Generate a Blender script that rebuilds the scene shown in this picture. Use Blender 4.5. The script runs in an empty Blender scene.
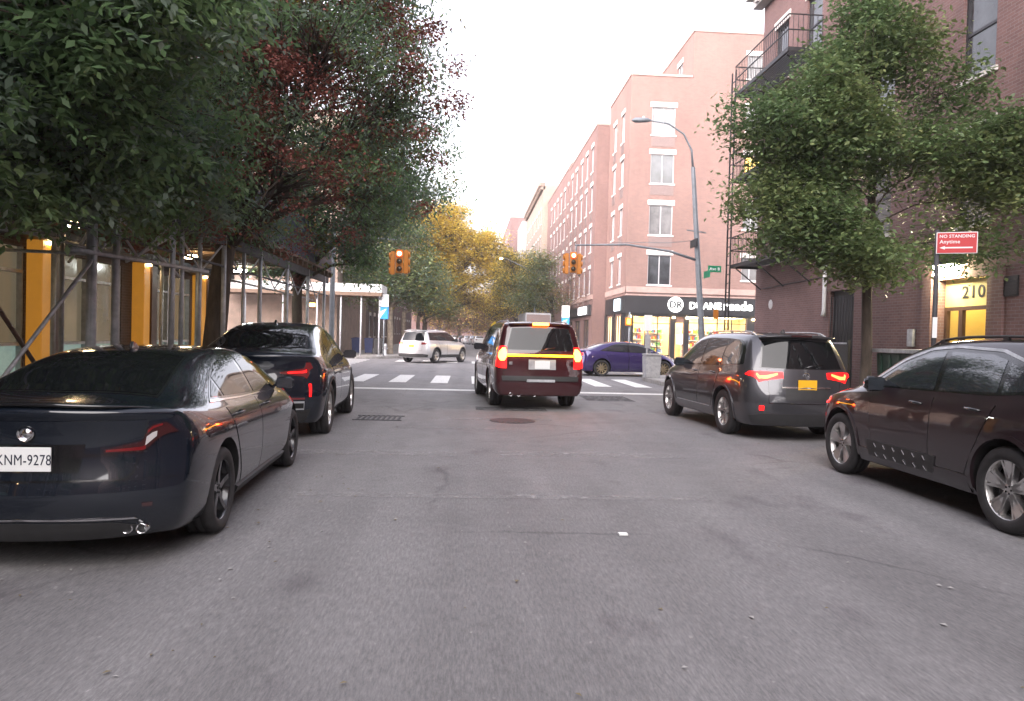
PARTS=dict(cars=True,trees=True); SKY=.15; SUN=.9; EXPO=2.6; HAZE=.0009
import bpy, bmesh, math, random
import numpy as np
from mathutils import Vector, Matrix
from mathutils.bvhtree import BVHTree
R = math.radians; PI = math.pi
random.seed(7); rng = np.random.default_rng(11)
sc = bpy.context.scene; col = sc.collection

# ------------------------------------------------------------------ helpers
def tag(o, label=None, cat=None, group=None, kind=None):
    if label: o['label'] = label
    if cat: o['category'] = cat
    if group: o['group'] = group
    if kind: o['kind'] = kind
    return o
def empty(name, loc=(0,0,0), rz=0, parent=None):
    o = bpy.data.objects.new(name, None); col.objects.link(o)
    o.location = loc; o.rotation_euler = (0,0,rz); o.parent = parent
    o.empty_display_size = .2
    return o
def link_mesh(name, me, mats, parent=None):
    if not isinstance(mats, (list,tuple)): mats = [mats]
    for m in mats: me.materials.append(m)
    o = bpy.data.objects.new(name, me); col.objects.link(o); o.parent = parent
    return o
def copy_tree(o, parent=None):
    c = o.copy(); col.objects.link(c)
    if parent is not None: c.parent = parent
    for ch in list(o.children): copy_tree(ch, c)
    return c
class MB:
    def __init__(s): s.v=[]; s.f=[]; s.m=[]; s.sm=[]
    def add(s, vs, fs, m=0, smooth=False):
        b=len(s.v); s.v+= [tuple(v) for v in vs]
        for f in fs: s.f.append([b+i for i in f]); s.m.append(m); s.sm.append(smooth)
        return s
    def box(s, x0,x1,y0,y1,z0,z1, m=0):
        vs=[(x0,y0,z0),(x1,y0,z0),(x1,y1,z0),(x0,y1,z0),(x0,y0,z1),(x1,y0,z1),(x1,y1,z1),(x0,y1,z1)]
        return s.add(vs,[(0,3,2,1),(4,5,6,7),(0,1,5,4),(1,2,6,5),(2,3,7,6),(3,0,4,7)],m)
    def tube(s, pts, r, n=8, m=0, cap=True, smooth=True):
        pts=[Vector(p) for p in pts]
        if not isinstance(r,(list,tuple)): r=[r]*len(pts)
        vs=[]; fs=[]
        up=None
        for i,p in enumerate(pts):
            d=(pts[min(i+1,len(pts)-1)]-pts[max(i-1,0)])
            if d.length<1e-6: d=Vector((0,0,1))
            d.normalize()
            if up is None:
                up=Vector((0,0,1)) if abs(d.z)<.9 else Vector((1,0,0))
            a=d.cross(up); 
            if a.length<1e-3: a=d.orthogonal()
            a.normalize(); b=a.cross(d).normalized(); up=b
            for k in range(n):
                t=2*PI*k/n; vs.append(p+(a*math.cos(t)+b*math.sin(t))*r[i])
        for i in range(len(pts)-1):
            for k in range(n):
                fs.append((i*n+k,i*n+(k+1)%n,(i+1)*n+(k+1)%n,(i+1)*n+k))
        if cap:
            fs.append(tuple(range(n))[::-1]); fs.append(tuple((len(pts)-1)*n+k for k in range(n)))
        return s.add(vs,fs,m,smooth)
    def bar(s,a,b,w,h,m=0):
        a=Vector(a); b=Vector(b); d=(b-a).normalized()
        up=Vector((0,0,1)) if abs(d.z)<.95 else Vector((0,1,0))
        x=d.cross(up).normalized()*w/2; y=x.cross(d).normalized()*h/2
        vs=[a-x-y,a+x-y,a+x+y,a-x+y,b-x-y,b+x-y,b+x+y,b-x+y]
        return s.add(vs,[(0,3,2,1),(4,5,6,7),(0,1,5,4),(1,2,6,5),(2,3,7,6),(3,0,4,7)],m)
    def lathe(s, prof, n=32, axis='z', c=(0,0,0), m=0, smooth=True):
        vs=[];fs=[]; k=len(prof)
        for i in range(n):
            t=2*PI*i/n
            for (r,h) in prof:
                a,b=r*math.cos(t),r*math.sin(t)
                p=(a,b,h) if axis=='z' else ((h,a,b) if axis=='x' else (a,h,b))
                vs.append((p[0]+c[0],p[1]+c[1],p[2]+c[2]))
        for i in range(n):
            j=(i+1)%n
            for q in range(k-1): fs.append((i*k+q,j*k+q,j*k+q+1,i*k+q+1))
        return s.add(vs,fs,m,smooth)
    def prism(s, poly, fn, d, m=0):
        """poly list of 2D, fn(u,v,w)->3D, extruded w 0..d"""
        n=len(poly); vs=[fn(u,v,0) for u,v in poly]+[fn(u,v,d) for u,v in poly]
        fs=[tuple(range(n))[::-1],tuple(range(n,2*n))]+[(i,(i+1)%n,n+(i+1)%n,n+i) for i in range(n)]
        return s.add(vs,fs,m)
    def build(s,name,mats,parent=None,bevel=0,fix=True):
        me=bpy.data.meshes.new(name); me.from_pydata(s.v,[],s.f); 
        me.polygons.foreach_set('material_index',s.m); me.polygons.foreach_set('use_smooth',s.sm)
        if fix or bevel:
            bm=bmesh.new(); bm.from_mesh(me); bmesh.ops.recalc_face_normals(bm,faces=bm.faces)
            if bevel:
                bmesh.ops.bevel(bm,geom=[e for e in bm.edges if len(e.link_faces)==2 and e.calc_face_angle(0)>.6],offset=bevel,segments=2,affect='EDGES',clamp_overlap=True)
            bm.to_mesh(me); bm.free()
        me.update()
        return link_mesh(name,me,mats,parent)
def text_obj(name, body, size, mat, loc, rot, parent=None, offset=0.0, extrude=.004, align='CENTER', sx=1.0):
    cu=bpy.data.curves.new(name,'FONT'); cu.body=body; cu.size=size; cu.extrude=extrude; cu.offset=offset
    cu.space_character=1.06; cu.align_x=align; cu.align_y='CENTER'; cu.resolution_u=3
    o=bpy.data.objects.new(name,cu); col.objects.link(o)
    bpy.context.view_layer.update()
    me=bpy.data.meshes.new_from_object(o.evaluated_get(bpy.context.evaluated_depsgraph_get()))
    bpy.data.objects.remove(o); bpy.data.curves.remove(cu)
    me.materials.clear()
    r=link_mesh(name,me,mat,parent); r.location=loc; r.rotation_euler=rot; r.scale=(sx,1,1)
    return r

# ------------------------------------------------------------------ materials
def new_mat(name):
    m=bpy.data.materials.new(name); m.use_nodes=True; nt=m.node_tree
    return m, nt, nt.nodes['Principled BSDF']
def N(nt,t,**kw):
    n=nt.nodes.new(t)
    for k,v in kw.items(): setattr(n,k,v)
    return n
def ramp(nt, stops):
    n=N(nt,'ShaderNodeValToRGB'); e=n.color_ramp.elements
    while len(e)<len(stops): e.new(.5)
    for q,(p,c) in zip(e,stops): q.position=p; q.color=(*c,1) if len(c)==3 else c
    return n
def mat(name, c, rough=.6, metal=0, spec=.5, coat=0, var=.0, scale=8, bump=0, c2=None, vscale=(1,1,1), coords='Object', emis=None, estr=0, coatr=.03):
    m,nt,b=new_mat(name)
    b.inputs['Base Color'].default_value=(*c,1); b.inputs['Roughness'].default_value=rough
    b.inputs['Metallic'].default_value=metal; b.inputs['Specular IOR Level'].default_value=spec
    b.inputs['Coat Weight'].default_value=coat; b.inputs['Coat Roughness'].default_value=coatr
    if emis:
        b.inputs['Emission Color'].default_value=(*emis,1); b.inputs['Emission Strength'].default_value=estr
    if var or bump or c2:
        tc=N(nt,'ShaderNodeTexCoord'); mp=N(nt,'ShaderNodeMapping'); mp.inputs['Scale'].default_value=vscale
        nz=N(nt,'ShaderNodeTexNoise'); nz.inputs['Scale'].default_value=scale; nz.inputs['Detail'].default_value=6; nz.inputs['Roughness'].default_value=.6
        nt.links.new(tc.outputs[coords],mp.inputs[0]); nt.links.new(mp.outputs[0],nz.inputs['Vector'])
        if c2 is None: lo=tuple(x*(1-var) for x in c); hi=tuple(min(1,x*(1+var)) for x in c)
        else: lo,hi=c,c2
        rp=ramp(nt,[(.3,lo),(.7,hi)]); nt.links.new(nz.outputs[0],rp.inputs[0]); nt.links.new(rp.outputs[0],b.inputs['Base Color'])
        if bump:
            bp=N(nt,'ShaderNodeBump'); bp.inputs['Strength'].default_value=bump; bp.inputs['Distance'].default_value=.02
            nt.links.new(nz.outputs[0],bp.inputs['Height']); nt.links.new(bp.outputs[0],b.inputs['Normal'])
    return m
def emit(name,c,s):
    m,nt,b=new_mat(name); b.inputs['Base Color'].default_value=(*[x*.5 for x in c],1); b.inputs['Roughness'].default_value=.3
    b.inputs['Emission Color'].default_value=(*c,1); b.inputs['Emission Strength'].default_value=s
    return m
def brick(name, c1, c2, mortar, var=.3, grime=(.5,.5,.5)):
    m,nt,b=new_mat(name)
    g=N(nt,'ShaderNodeNewGeometry'); sp=N(nt,'ShaderNodeSeparateXYZ'); nt.links.new(g.outputs['Position'],sp.inputs[0])
    ad=N(nt,'ShaderNodeMath',operation='ADD'); nt.links.new(sp.outputs[0],ad.inputs[0]); nt.links.new(sp.outputs[1],ad.inputs[1])
    cb=N(nt,'ShaderNodeCombineXYZ'); nt.links.new(ad.outputs[0],cb.inputs[0]); nt.links.new(sp.outputs[2],cb.inputs[1])
    br=N(nt,'ShaderNodeTexBrick'); br.inputs['Scale'].default_value=1; br.inputs['Brick Width'].default_value=.205; br.inputs['Row Height'].default_value=.067
    br.inputs['Mortar Size'].default_value=.006; br.inputs['Mortar Smooth'].default_value=.2; br.inputs['Bias'].default_value=-.1
    br.inputs['Color1'].default_value=(*c1,1); br.inputs['Color2'].default_value=(*c2,1); br.inputs['Mortar'].default_value=(*mortar,1)
    nt.links.new(cb.outputs[0],br.inputs['Vector'])
    nz=N(nt,'ShaderNodeTexNoise'); nz.inputs['Scale'].default_value=.5; nz.inputs['Detail'].default_value=8; nz.inputs['Roughness'].default_value=.65
    mp=N(nt,'ShaderNodeMapping'); mp.inputs['Scale'].default_value=(1,1,.45); nt.links.new(g.outputs['Position'],mp.inputs[0]); nt.links.new(mp.outputs[0],nz.inputs['Vector'])
    rp=ramp(nt,[(.3,(1-var,)*3),(.7,(1+var*.4,)*3)]); nt.links.new(nz.outputs[0],rp.inputs[0])
    mx=N(nt,'ShaderNodeMix',data_type='RGBA',blend_type='MULTIPLY'); mx.inputs[0].default_value=1
    nt.links.new(br.outputs['Color'],mx.inputs[6]); nt.links.new(rp.outputs[0],mx.inputs[7])
    nt.links.new(mx.outputs[2],b.inputs['Base Color']); b.inputs['Roughness'].default_value=.85
    bp=N(nt,'ShaderNodeBump'); bp.inputs['Strength'].default_value=.35; bp.inputs['Distance'].default_value=.01; bp.invert=True
    nt.links.new(br.outputs['Fac'],bp.inputs['Height']); nt.links.new(bp.outputs[0],b.inputs['Normal'])
    return m
def leaf(name, stops, trans=.35, rough=.45):
    m,nt,b=new_mat(name)
    at=N(nt,'ShaderNodeAttribute'); at.attribute_name='tint'; rp=ramp(nt,stops); nt.links.new(at.outputs['Fac'],rp.inputs[0])
    nt.links.new(rp.outputs[0],b.inputs['Base Color']); b.inputs['Roughness'].default_value=rough; b.inputs['Specular IOR Level'].default_value=.35
    tr=N(nt,'ShaderNodeBsdfTranslucent'); nt.links.new(rp.outputs[0],tr.inputs[0])
    ms=N(nt,'ShaderNodeMixShader'); ms.inputs[0].default_value=trans
    out=nt.nodes['Material Output']; nt.links.new(b.outputs[0],ms.inputs[1]); nt.links.new(tr.outputs[0],ms.inputs[2]); nt.links.new(ms.outputs[0],out.inputs[0])
    return m
def asphalt_mat():
    m,nt,b=new_mat('asphalt')
    g=N(nt,'ShaderNodeNewGeometry')
    def noise(scale,det=6,vs=(1,1,1),ro=.6):
        mp=N(nt,'ShaderNodeMapping'); mp.inputs['Scale'].default_value=vs; nt.links.new(g.outputs['Position'],mp.inputs[0])
        n=N(nt,'ShaderNodeTexNoise'); n.inputs['Scale'].default_value=scale; n.inputs['Detail'].default_value=det; n.inputs['Roughness'].default_value=ro
        nt.links.new(mp.outputs[0],n.inputs['Vector']); return n
    def mul(a,bb,f=1.0):
        x=N(nt,'ShaderNodeMix',data_type='RGBA',blend_type='MULTIPLY'); x.inputs[0].default_value=f
        nt.links.new(a,x.inputs[6]); nt.links.new(bb,x.inputs[7]); return x.outputs[2]
    big=ramp(nt,[(.3,(.145,.141,.143)),(.7,(.187,.182,.184))]); nt.links.new(noise(.35,5).outputs[0],big.inputs[0])
    st=ramp(nt,[(.3,(.86,.86,.86)),(.7,(1.12,1.12,1.12))]); nt.links.new(noise(1.3,5,(1.1,.07,1)).outputs[0],st.inputs[0])
    fine=ramp(nt,[(.25,(.55,.55,.57)),(.5,(1,1,1)),(.75,(1.55,1.53,1.52))]); nt.links.new(noise(60,4,(1,.16,1),.85).outputs[0],fine.inputs[0])
    spots=ramp(nt,[(.60,(1,1,1)),(.70,(.74,.72,.74))]); nt.links.new(noise(1.6,4,(1,.5,1),.5).outputs[0],spots.inputs[0])
    pale=ramp(nt,[(.74,(1,1,1)),(.79,(1.5,1.47,1.45))]); nt.links.new(noise(17,1,(1,.6,1)).outputs[0],pale.inputs[0])
    vo=N(nt,'ShaderNodeTexVoronoi',feature='DISTANCE_TO_EDGE'); vo.inputs['Scale'].default_value=.42; wn=noise(1.1,6); wm=N(nt,'ShaderNodeMix',data_type='RGBA'); wm.inputs[0].default_value=.30
    nt.links.new(g.outputs['Position'],wm.inputs[6]); nt.links.new(wn.outputs[1],wm.inputs[7]); nt.links.new(wm.outputs[2],vo.inputs['Vector'])
    crk=ramp(nt,[(.003,(.70,.69,.70)),(.009,(1,1,1))]); nt.links.new(vo.outputs[0],crk.inputs[0])
    msk=ramp(nt,[(.50,(0,0,0)),(.56,(1,1,1))]); nt.links.new(noise(.23,3).outputs[0],msk.inputs[0])
    cm=N(nt,'ShaderNodeMix',data_type='RGBA'); cm.inputs[6].default_value=(1,1,1,1); nt.links.new(msk.outputs[0],cm.inputs[0]); nt.links.new(crk.outputs[0],cm.inputs[7])
    lane=ramp(nt,[(.35,(.88,.88,.88)),(.65,(1.08,1.08,1.08))]); nt.links.new(noise(.8,2,(1,.02,1)).outputs[0],lane.inputs[0])
    c=mul(mul(mul(mul(mul(mul(big.outputs[0],st.outputs[0]),fine.outputs[0]),spots.outputs[0]),pale.outputs[0]),cm.outputs[2]),lane.outputs[0])
    nt.links.new(c,b.inputs['Base Color'])
    rr=ramp(nt,[(.3,(.62,)*3),(.7,(.82,)*3)]); nt.links.new(noise(2,4).outputs[0],rr.inputs[0]); nt.links.new(rr.outputs[0],b.inputs['Roughness'])
    b.inputs['Specular IOR Level'].default_value=.35
    bp=N(nt,'ShaderNodeBump'); bp.inputs['Strength'].default_value=.5; bp.inputs['Distance'].default_value=.006
    nt.links.new(noise(90,3,(1,1,1),.8).outputs[0],bp.inputs['Height']); nt.links.new(bp.outputs[0],b.inputs['Normal'])
    return m
def worn_mat(name,c,thr,scale=6,vs=(1,1,1),soft=.1):
    """worn paint: clear where it has rubbed off"""
    m,nt,b=new_mat(name); b.inputs['Base Color'].default_value=(*c,1); b.inputs['Roughness'].default_value=.7
    g=N(nt,'ShaderNodeNewGeometry'); mp=N(nt,'ShaderNodeMapping'); mp.inputs['Scale'].default_value=vs; nt.links.new(g.outputs['Position'],mp.inputs[0])
    n=N(nt,'ShaderNodeTexNoise'); n.inputs['Scale'].default_value=scale; n.inputs['Detail'].default_value=8; n.inputs['Roughness'].default_value=.75
    nt.links.new(mp.outputs[0],n.inputs['Vector'])
    rp=ramp(nt,[(thr-soft,(0,0,0)),(thr+soft,(1,1,1))]); nt.links.new(n.outputs[0],rp.inputs[0]); nt.links.new(rp.outputs[0],b.inputs['Alpha'])
    return m
def pavement_mat():
    m,nt,b=new_mat('concrete_pavement')
    g=N(nt,'ShaderNodeNewGeometry')
    br=N(nt,'ShaderNodeTexBrick'); br.offset=0; br.inputs['Scale'].default_value=1; br.inputs['Brick Width'].default_value=1.5; br.inputs['Row Height'].default_value=1.5
    br.inputs['Mortar Size'].default_value=.012; br.inputs['Color1'].default_value=(.24,.23,.22,1); br.inputs['Color2'].default_value=(.30,.29,.28,1); br.inputs['Mortar'].default_value=(.1,.1,.1,1)
    nt.links.new(g.outputs['Position'],br.inputs['Vector'])
    n=N(nt,'ShaderNodeTexNoise'); n.inputs['Scale'].default_value=2.5; n.inputs['Detail'].default_value=8; nt.links.new(g.outputs['Position'],n.inputs['Vector'])
    rp=ramp(nt,[(.3,(.65,.65,.65)),(.7,(1.1,1.1,1.1))]); nt.links.new(n.outputs[0],rp.inputs[0])
    x=N(nt,'ShaderNodeMix',data_type='RGBA',blend_type='MULTIPLY'); x.inputs[0].default_value=1
    nt.links.new(br.outputs[0],x.inputs[6]); nt.links.new(rp.outputs[0],x.inputs[7]); nt.links.new(x.outputs[2],b.inputs['Base Color']); b.inputs['Roughness'].default_value=.85
    return m
def paint(name,c,flake=.25,rough=.3,metal=.3):
    """clearcoated car paint with a light film of street dust"""
    m,nt,b=new_mat(name)
    b.inputs['Specular IOR Level'].default_value=.12; b.inputs['Metallic'].default_value=metal; b.inputs['Coat Weight'].default_value=1; b.inputs['Coat Roughness'].default_value=.035; b.inputs['Coat IOR'].default_value=1.55
    tc=N(nt,'ShaderNodeTexCoord'); n=N(nt,'ShaderNodeTexNoise'); n.inputs['Scale'].default_value=3; n.inputs['Detail'].default_value=9; n.inputs['Roughness'].default_value=.7
    nt.links.new(tc.outputs['Object'],n.inputs['Vector'])
    sp=N(nt,'ShaderNodeSeparateXYZ'); nt.links.new(tc.outputs['Object'],sp.inputs[0])
    mr=N(nt,'ShaderNodeMapRange'); mr.inputs[1].default_value=.15; mr.inputs[2].default_value=.75; mr.inputs[3].default_value=.10; mr.inputs[4].default_value=.005
    nt.links.new(sp.outputs[2],mr.inputs[0])
    mu=N(nt,'ShaderNodeMath',operation='MULTIPLY'); nt.links.new(mr.outputs[0],mu.inputs[0]); nt.links.new(n.outputs[0],mu.inputs[1])
    mx=N(nt,'ShaderNodeMix',data_type='RGBA'); mx.inputs[6].default_value=(*c,1); mx.inputs[7].default_value=(.16,.15,.14,1)
    nt.links.new(mu.outputs[0],mx.inputs[0]); nt.links.new(mx.outputs[2],b.inputs['Base Color'])
    ra=N(nt,'ShaderNodeMapRange'); ra.inputs[2].default_value=.5; ra.inputs[3].default_value=rough; ra.inputs[4].default_value=.6; nt.links.new(mu.outputs[0],ra.inputs[0]); nt.links.new(ra.outputs[0],b.inputs['Roughness'])
    rc=N(nt,'ShaderNodeMapRange'); rc.inputs[3].default_value=.02; rc.inputs[4].default_value=.10; nt.links.new(mu.outputs[0],rc.inputs[0]); nt.links.new(rc.outputs[0],b.inputs['Coat Roughness'])
    # very slight panel waviness
    n2=N(nt,'ShaderNodeTexNoise'); n2.inputs['Scale'].default_value=1.5; nt.links.new(tc.outputs['Object'],n2.inputs['Vector'])
    bp=N(nt,'ShaderNodeBump'); bp.inputs['Strength'].default_value=.15; bp.inputs['Distance'].default_value=.01
    nt.links.new(n2.outputs[0],bp.inputs['Height']); nt.links.new(bp.outputs[0],b.inputs['Coat Normal'])
    return m

M={}
M['asphalt']=asphalt_mat(); M['pavement']=pavement_mat()
M['kerb']=mat('kerb_stone',(.22,.21,.2),.85,var=.3,scale=4,bump=.3,coords='Object')
M['white_line']=worn_mat('white_road_paint',(.62,.62,.60),.36,9,soft=.08)
M['faint_line']=worn_mat('rubbed_road_paint',(.30,.29,.29),.56,5,(1,1,1),.14)
M['tar']=worn_mat('tar_patch',(.045,.044,.047),.5,3,(1,1,1),.12)
M['red_brick']=brick('red_brown_brick',(.175,.096,.088),(.135,.074,.070),(.20,.16,.15))
M['pink_brick']=brick('salmon_brick',(.215,.125,.104),(.175,.103,.088),(.235,.18,.16),.18)
M['rose_brick']=brick('rose_brick',(.190,.108,.094),(.155,.090,.080),(.20,.15,.135),.2)
M['tan_brick']=brick('tan_brick',(.28,.23,.18),(.24,.19,.15),(.28,.24,.21),.2)
M['dark_brick']=brick('dark_brown_brick',(.10,.062,.05),(.075,.048,.04),(.12,.10,.09))
M['brown_stone']=mat('brown_stone',(.20,.15,.12),.85,var=.25,scale=2,bump=.2)
M['grey_stone']=mat('pale_grey_stone',(.34,.33,.32),.8,var=.2,scale=2,bump=.15)
M['limestone']=mat('white_lintel_stone',(.55,.52,.49),.75,var=.15,scale=3,bump=.1)
M['pink_belt']=mat('pale_pink_stone',(.34,.24,.21),.75,var=.15,scale=2)
M['roof']=mat('roof_felt',(.06,.06,.06),.9,var=.2)
M['black_metal']=mat('black_iron',(.018,.018,.020),.5,.2,var=.3,scale=12)
M['black_panel']=mat('black_shop_fascia',(.016,.016,.018),.45,var=.2,scale=2)
M['silver_metal']=mat('galvanised_steel',(.42,.43,.45),.5,.4,var=.25,scale=9)
M['pole_grey']=mat('grey_painted_steel',(.17,.19,.21),.5,.3,var=.2,scale=6)
M['dark_steel']=mat('dark_steel',(.05,.05,.055),.7,.2,var=.3,scale=6)
M['win_frame_w']=mat('pale_window_frame',(.45,.45,.46),.5,.2)
M['win_frame_d']=mat('dark_window_frame',(.03,.03,.035),.45,.2)
M['glass']=mat('window_glass',(.05,.055,.06),.06,0,.8,var=.6,scale=1.2)
M['glass_blind']=mat('window_glass_over_blinds',(.15,.15,.15),.12,0,.7,var=.35,scale=1.5)
M['ac']=mat('ac_grille',(.20,.15,.14),.7,.1,var=.2,scale=30)
M['white_paint']=mat('white_gloss',(.7,.7,.69),.4,var=.06,scale=6)
M['white_wall']=mat('off_white_board',(.52,.52,.52),.6,var=.15,scale=3)
M['navy_board']=mat('navy_plywood',(.018,.026,.05),.6,var=.3,scale=3)
M['plank']=mat('raw_timber_plank',(.15,.10,.07),.8,var=.35,scale=5,vscale=(1,8,8))
M['yellow_panel']=mat('amber_column_panel',(.38,.18,.02),.45,var=.15,scale=2,emis=(1,.42,.05),estr=.05)
M['umber']=mat('umber_metal',(.07,.035,.022),.5,var=.2,scale=3)
M['shop_lit']=emit('lit_shop_ceiling',(1,.86,.55),6)
M['warm_lamp']=emit('warm_lamp',(1,.72,.38),9)
M['white_lamp']=emit('white_lamp',(.95,1,.95),25)
M['cream_wall']=mat('cream_interior',(.62,.52,.34),.7,var=.15,scale=2)
M['lit_white']=emit('backlit_white_letters',(1,.98,.96),.9)
M['red_signal']=emit('red_signal_lens',(1,.016,.004),3)
M['signal_core']=emit('red_signal_core',(1,.30,.12),5)
M['orange_hand']=emit('orange_hand_lens',(1,.22,.02),5)
M['dark_lens']=mat('unlit_lens',(.03,.02,.01),.3)
M['signal_yellow']=mat('signal_yellow_housing',(.42,.15,.012),.5,var=.1)
M['sign_red']=mat('red_sign_face',(.46,.03,.035),.45,var=.08,scale=3)
M['sign_white']=mat('white_sign_face',(.72,.72,.72),.45)
M['sign_green']=mat('green_sign_face',(.01,.20,.10),.45)
M['sign_blue']=mat('blue_sign_face',(.03,.25,.62),.45)
M['sign_yellow']=mat('yellow_sign_face',(.85,.62,.02),.45)
M['bin_grey']=mat('grey_bin',(.33,.33,.34),.6,.2,var=.2)
M['bin_green']=mat('dark_green_bin',(.02,.05,.035),.5,var=.2)
M['bin_blue']=mat('navy_bin',(.02,.03,.10),.5,var=.2)
M['bark']=mat('rough_bark',(.075,.058,.045),.95,var=.45,scale=9,vscale=(1,1,.25),bump=.8)
M['bark_pale']=mat('mottled_pale_bark',(.22,.18,.14),.9,var=.45,scale=5,bump=.5)
M['soil']=mat('tree_pit_soil',(.05,.035,.025),.95,var=.4,scale=20,bump=.5)
G=lambda a,b,c:[(0,a),(.5,b),(1,c)]
M['leaf_deep']=leaf('deep_green_leaves',G((.085,.155,.075),(.135,.22,.095),(.23,.31,.14)),.55,.40)
M['leaf_blue']=leaf('blue_green_leaves',G((.085,.130,.098),(.145,.20,.14),(.24,.29,.22)),.55,.45)
M['leaf_oak']=leaf('oak_leaves',G((.090,.155,.066),(.155,.230,.095),(.27,.31,.12)),.42)
M['leaf_mid']=leaf('mid_green_leaves',G((.07,.105,.045),(.13,.18,.07),(.24,.26,.10)),.4)
M['leaf_yellow']=leaf('yellow_leaves',G((.42,.29,.05),(.72,.54,.09),(.85,.70,.16)),.5)
M['leaf_olive']=leaf('olive_leaves',G((.08,.07,.025),(.16,.14,.04),(.40,.28,.05)),.4)
M['leaf_rust']=leaf('rust_leaves',G((.12,.05,.035),(.22,.11,.07),(.32,.17,.10)),.4)
M['berry']=leaf('red_seed_clusters',G((.14,.042,.036),(.22,.070,.055),(.30,.12,.09)),.15,.7)
M['rubber']=mat('tyre_rubber',(.022,.021,.022),.8,var=.3,scale=10)
M['arch']=mat('wheel_well_black',(.006,.006,.006),.9)
M['trim']=mat('black_plastic_trim',(.020,.020,.021),.55,var=.2,scale=6)
M['gloss_black']=mat('gloss_black_trim',(.006,.006,.007),.12,0,.6,coat=.5)
M['car_glass']=mat('tinted_car_glass',(.005,.006,.007),.03,0,.35)
M['car_glass_clear']=mat('grey_car_glass',(.022,.026,.032),.03,0,1.0,coat=.7)
M['chrome']=mat('chrome',(.75,.75,.76),.12,1)
M['alloy']=mat('silver_alloy',(.55,.54,.53),.28,.9,var=.15,scale=6)
M['black_alloy']=mat('black_alloy',(.022,.022,.024),.25,.6,coat=.5)
M['gold_alloy']=mat('warm_alloy',(.62,.52,.34),.3,.9)
M['brake']=mat('brake_disc',(.12,.11,.11),.5,.8)
M['tail_red']=mat('red_tail_lens',(.13,.006,.008),.08,0,.8,coat=1)
M['tail_dark']=mat('smoked_tail_lens',(.035,.006,.007),.08,0,.8,coat=1)
M['tail_clear']=mat('clear_reverse_lens',(.42,.40,.40),.12,0,.8,coat=1)
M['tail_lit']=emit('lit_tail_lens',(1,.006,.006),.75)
M['tail_core']=emit('lit_brake_core',(1,.06,.015),3.2)
M['tail_core_hot']=emit('lit_brake_core_hot',(1,.10,.012),9)
M['amber_bar']=emit('lit_amber_bar',(1,.42,.01),3.2)
M['headlamp']=mat('headlamp_lens',(.35,.36,.38),.06,0,1,coat=1)
M['plate_gold']=mat('gold_plate',(.78,.42,.02),.4)
M['plate_white']=mat('white_plate',(.72,.73,.72),.4)
M['plate_ink']=mat('plate_ink',(.01,.012,.03),.5)
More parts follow.
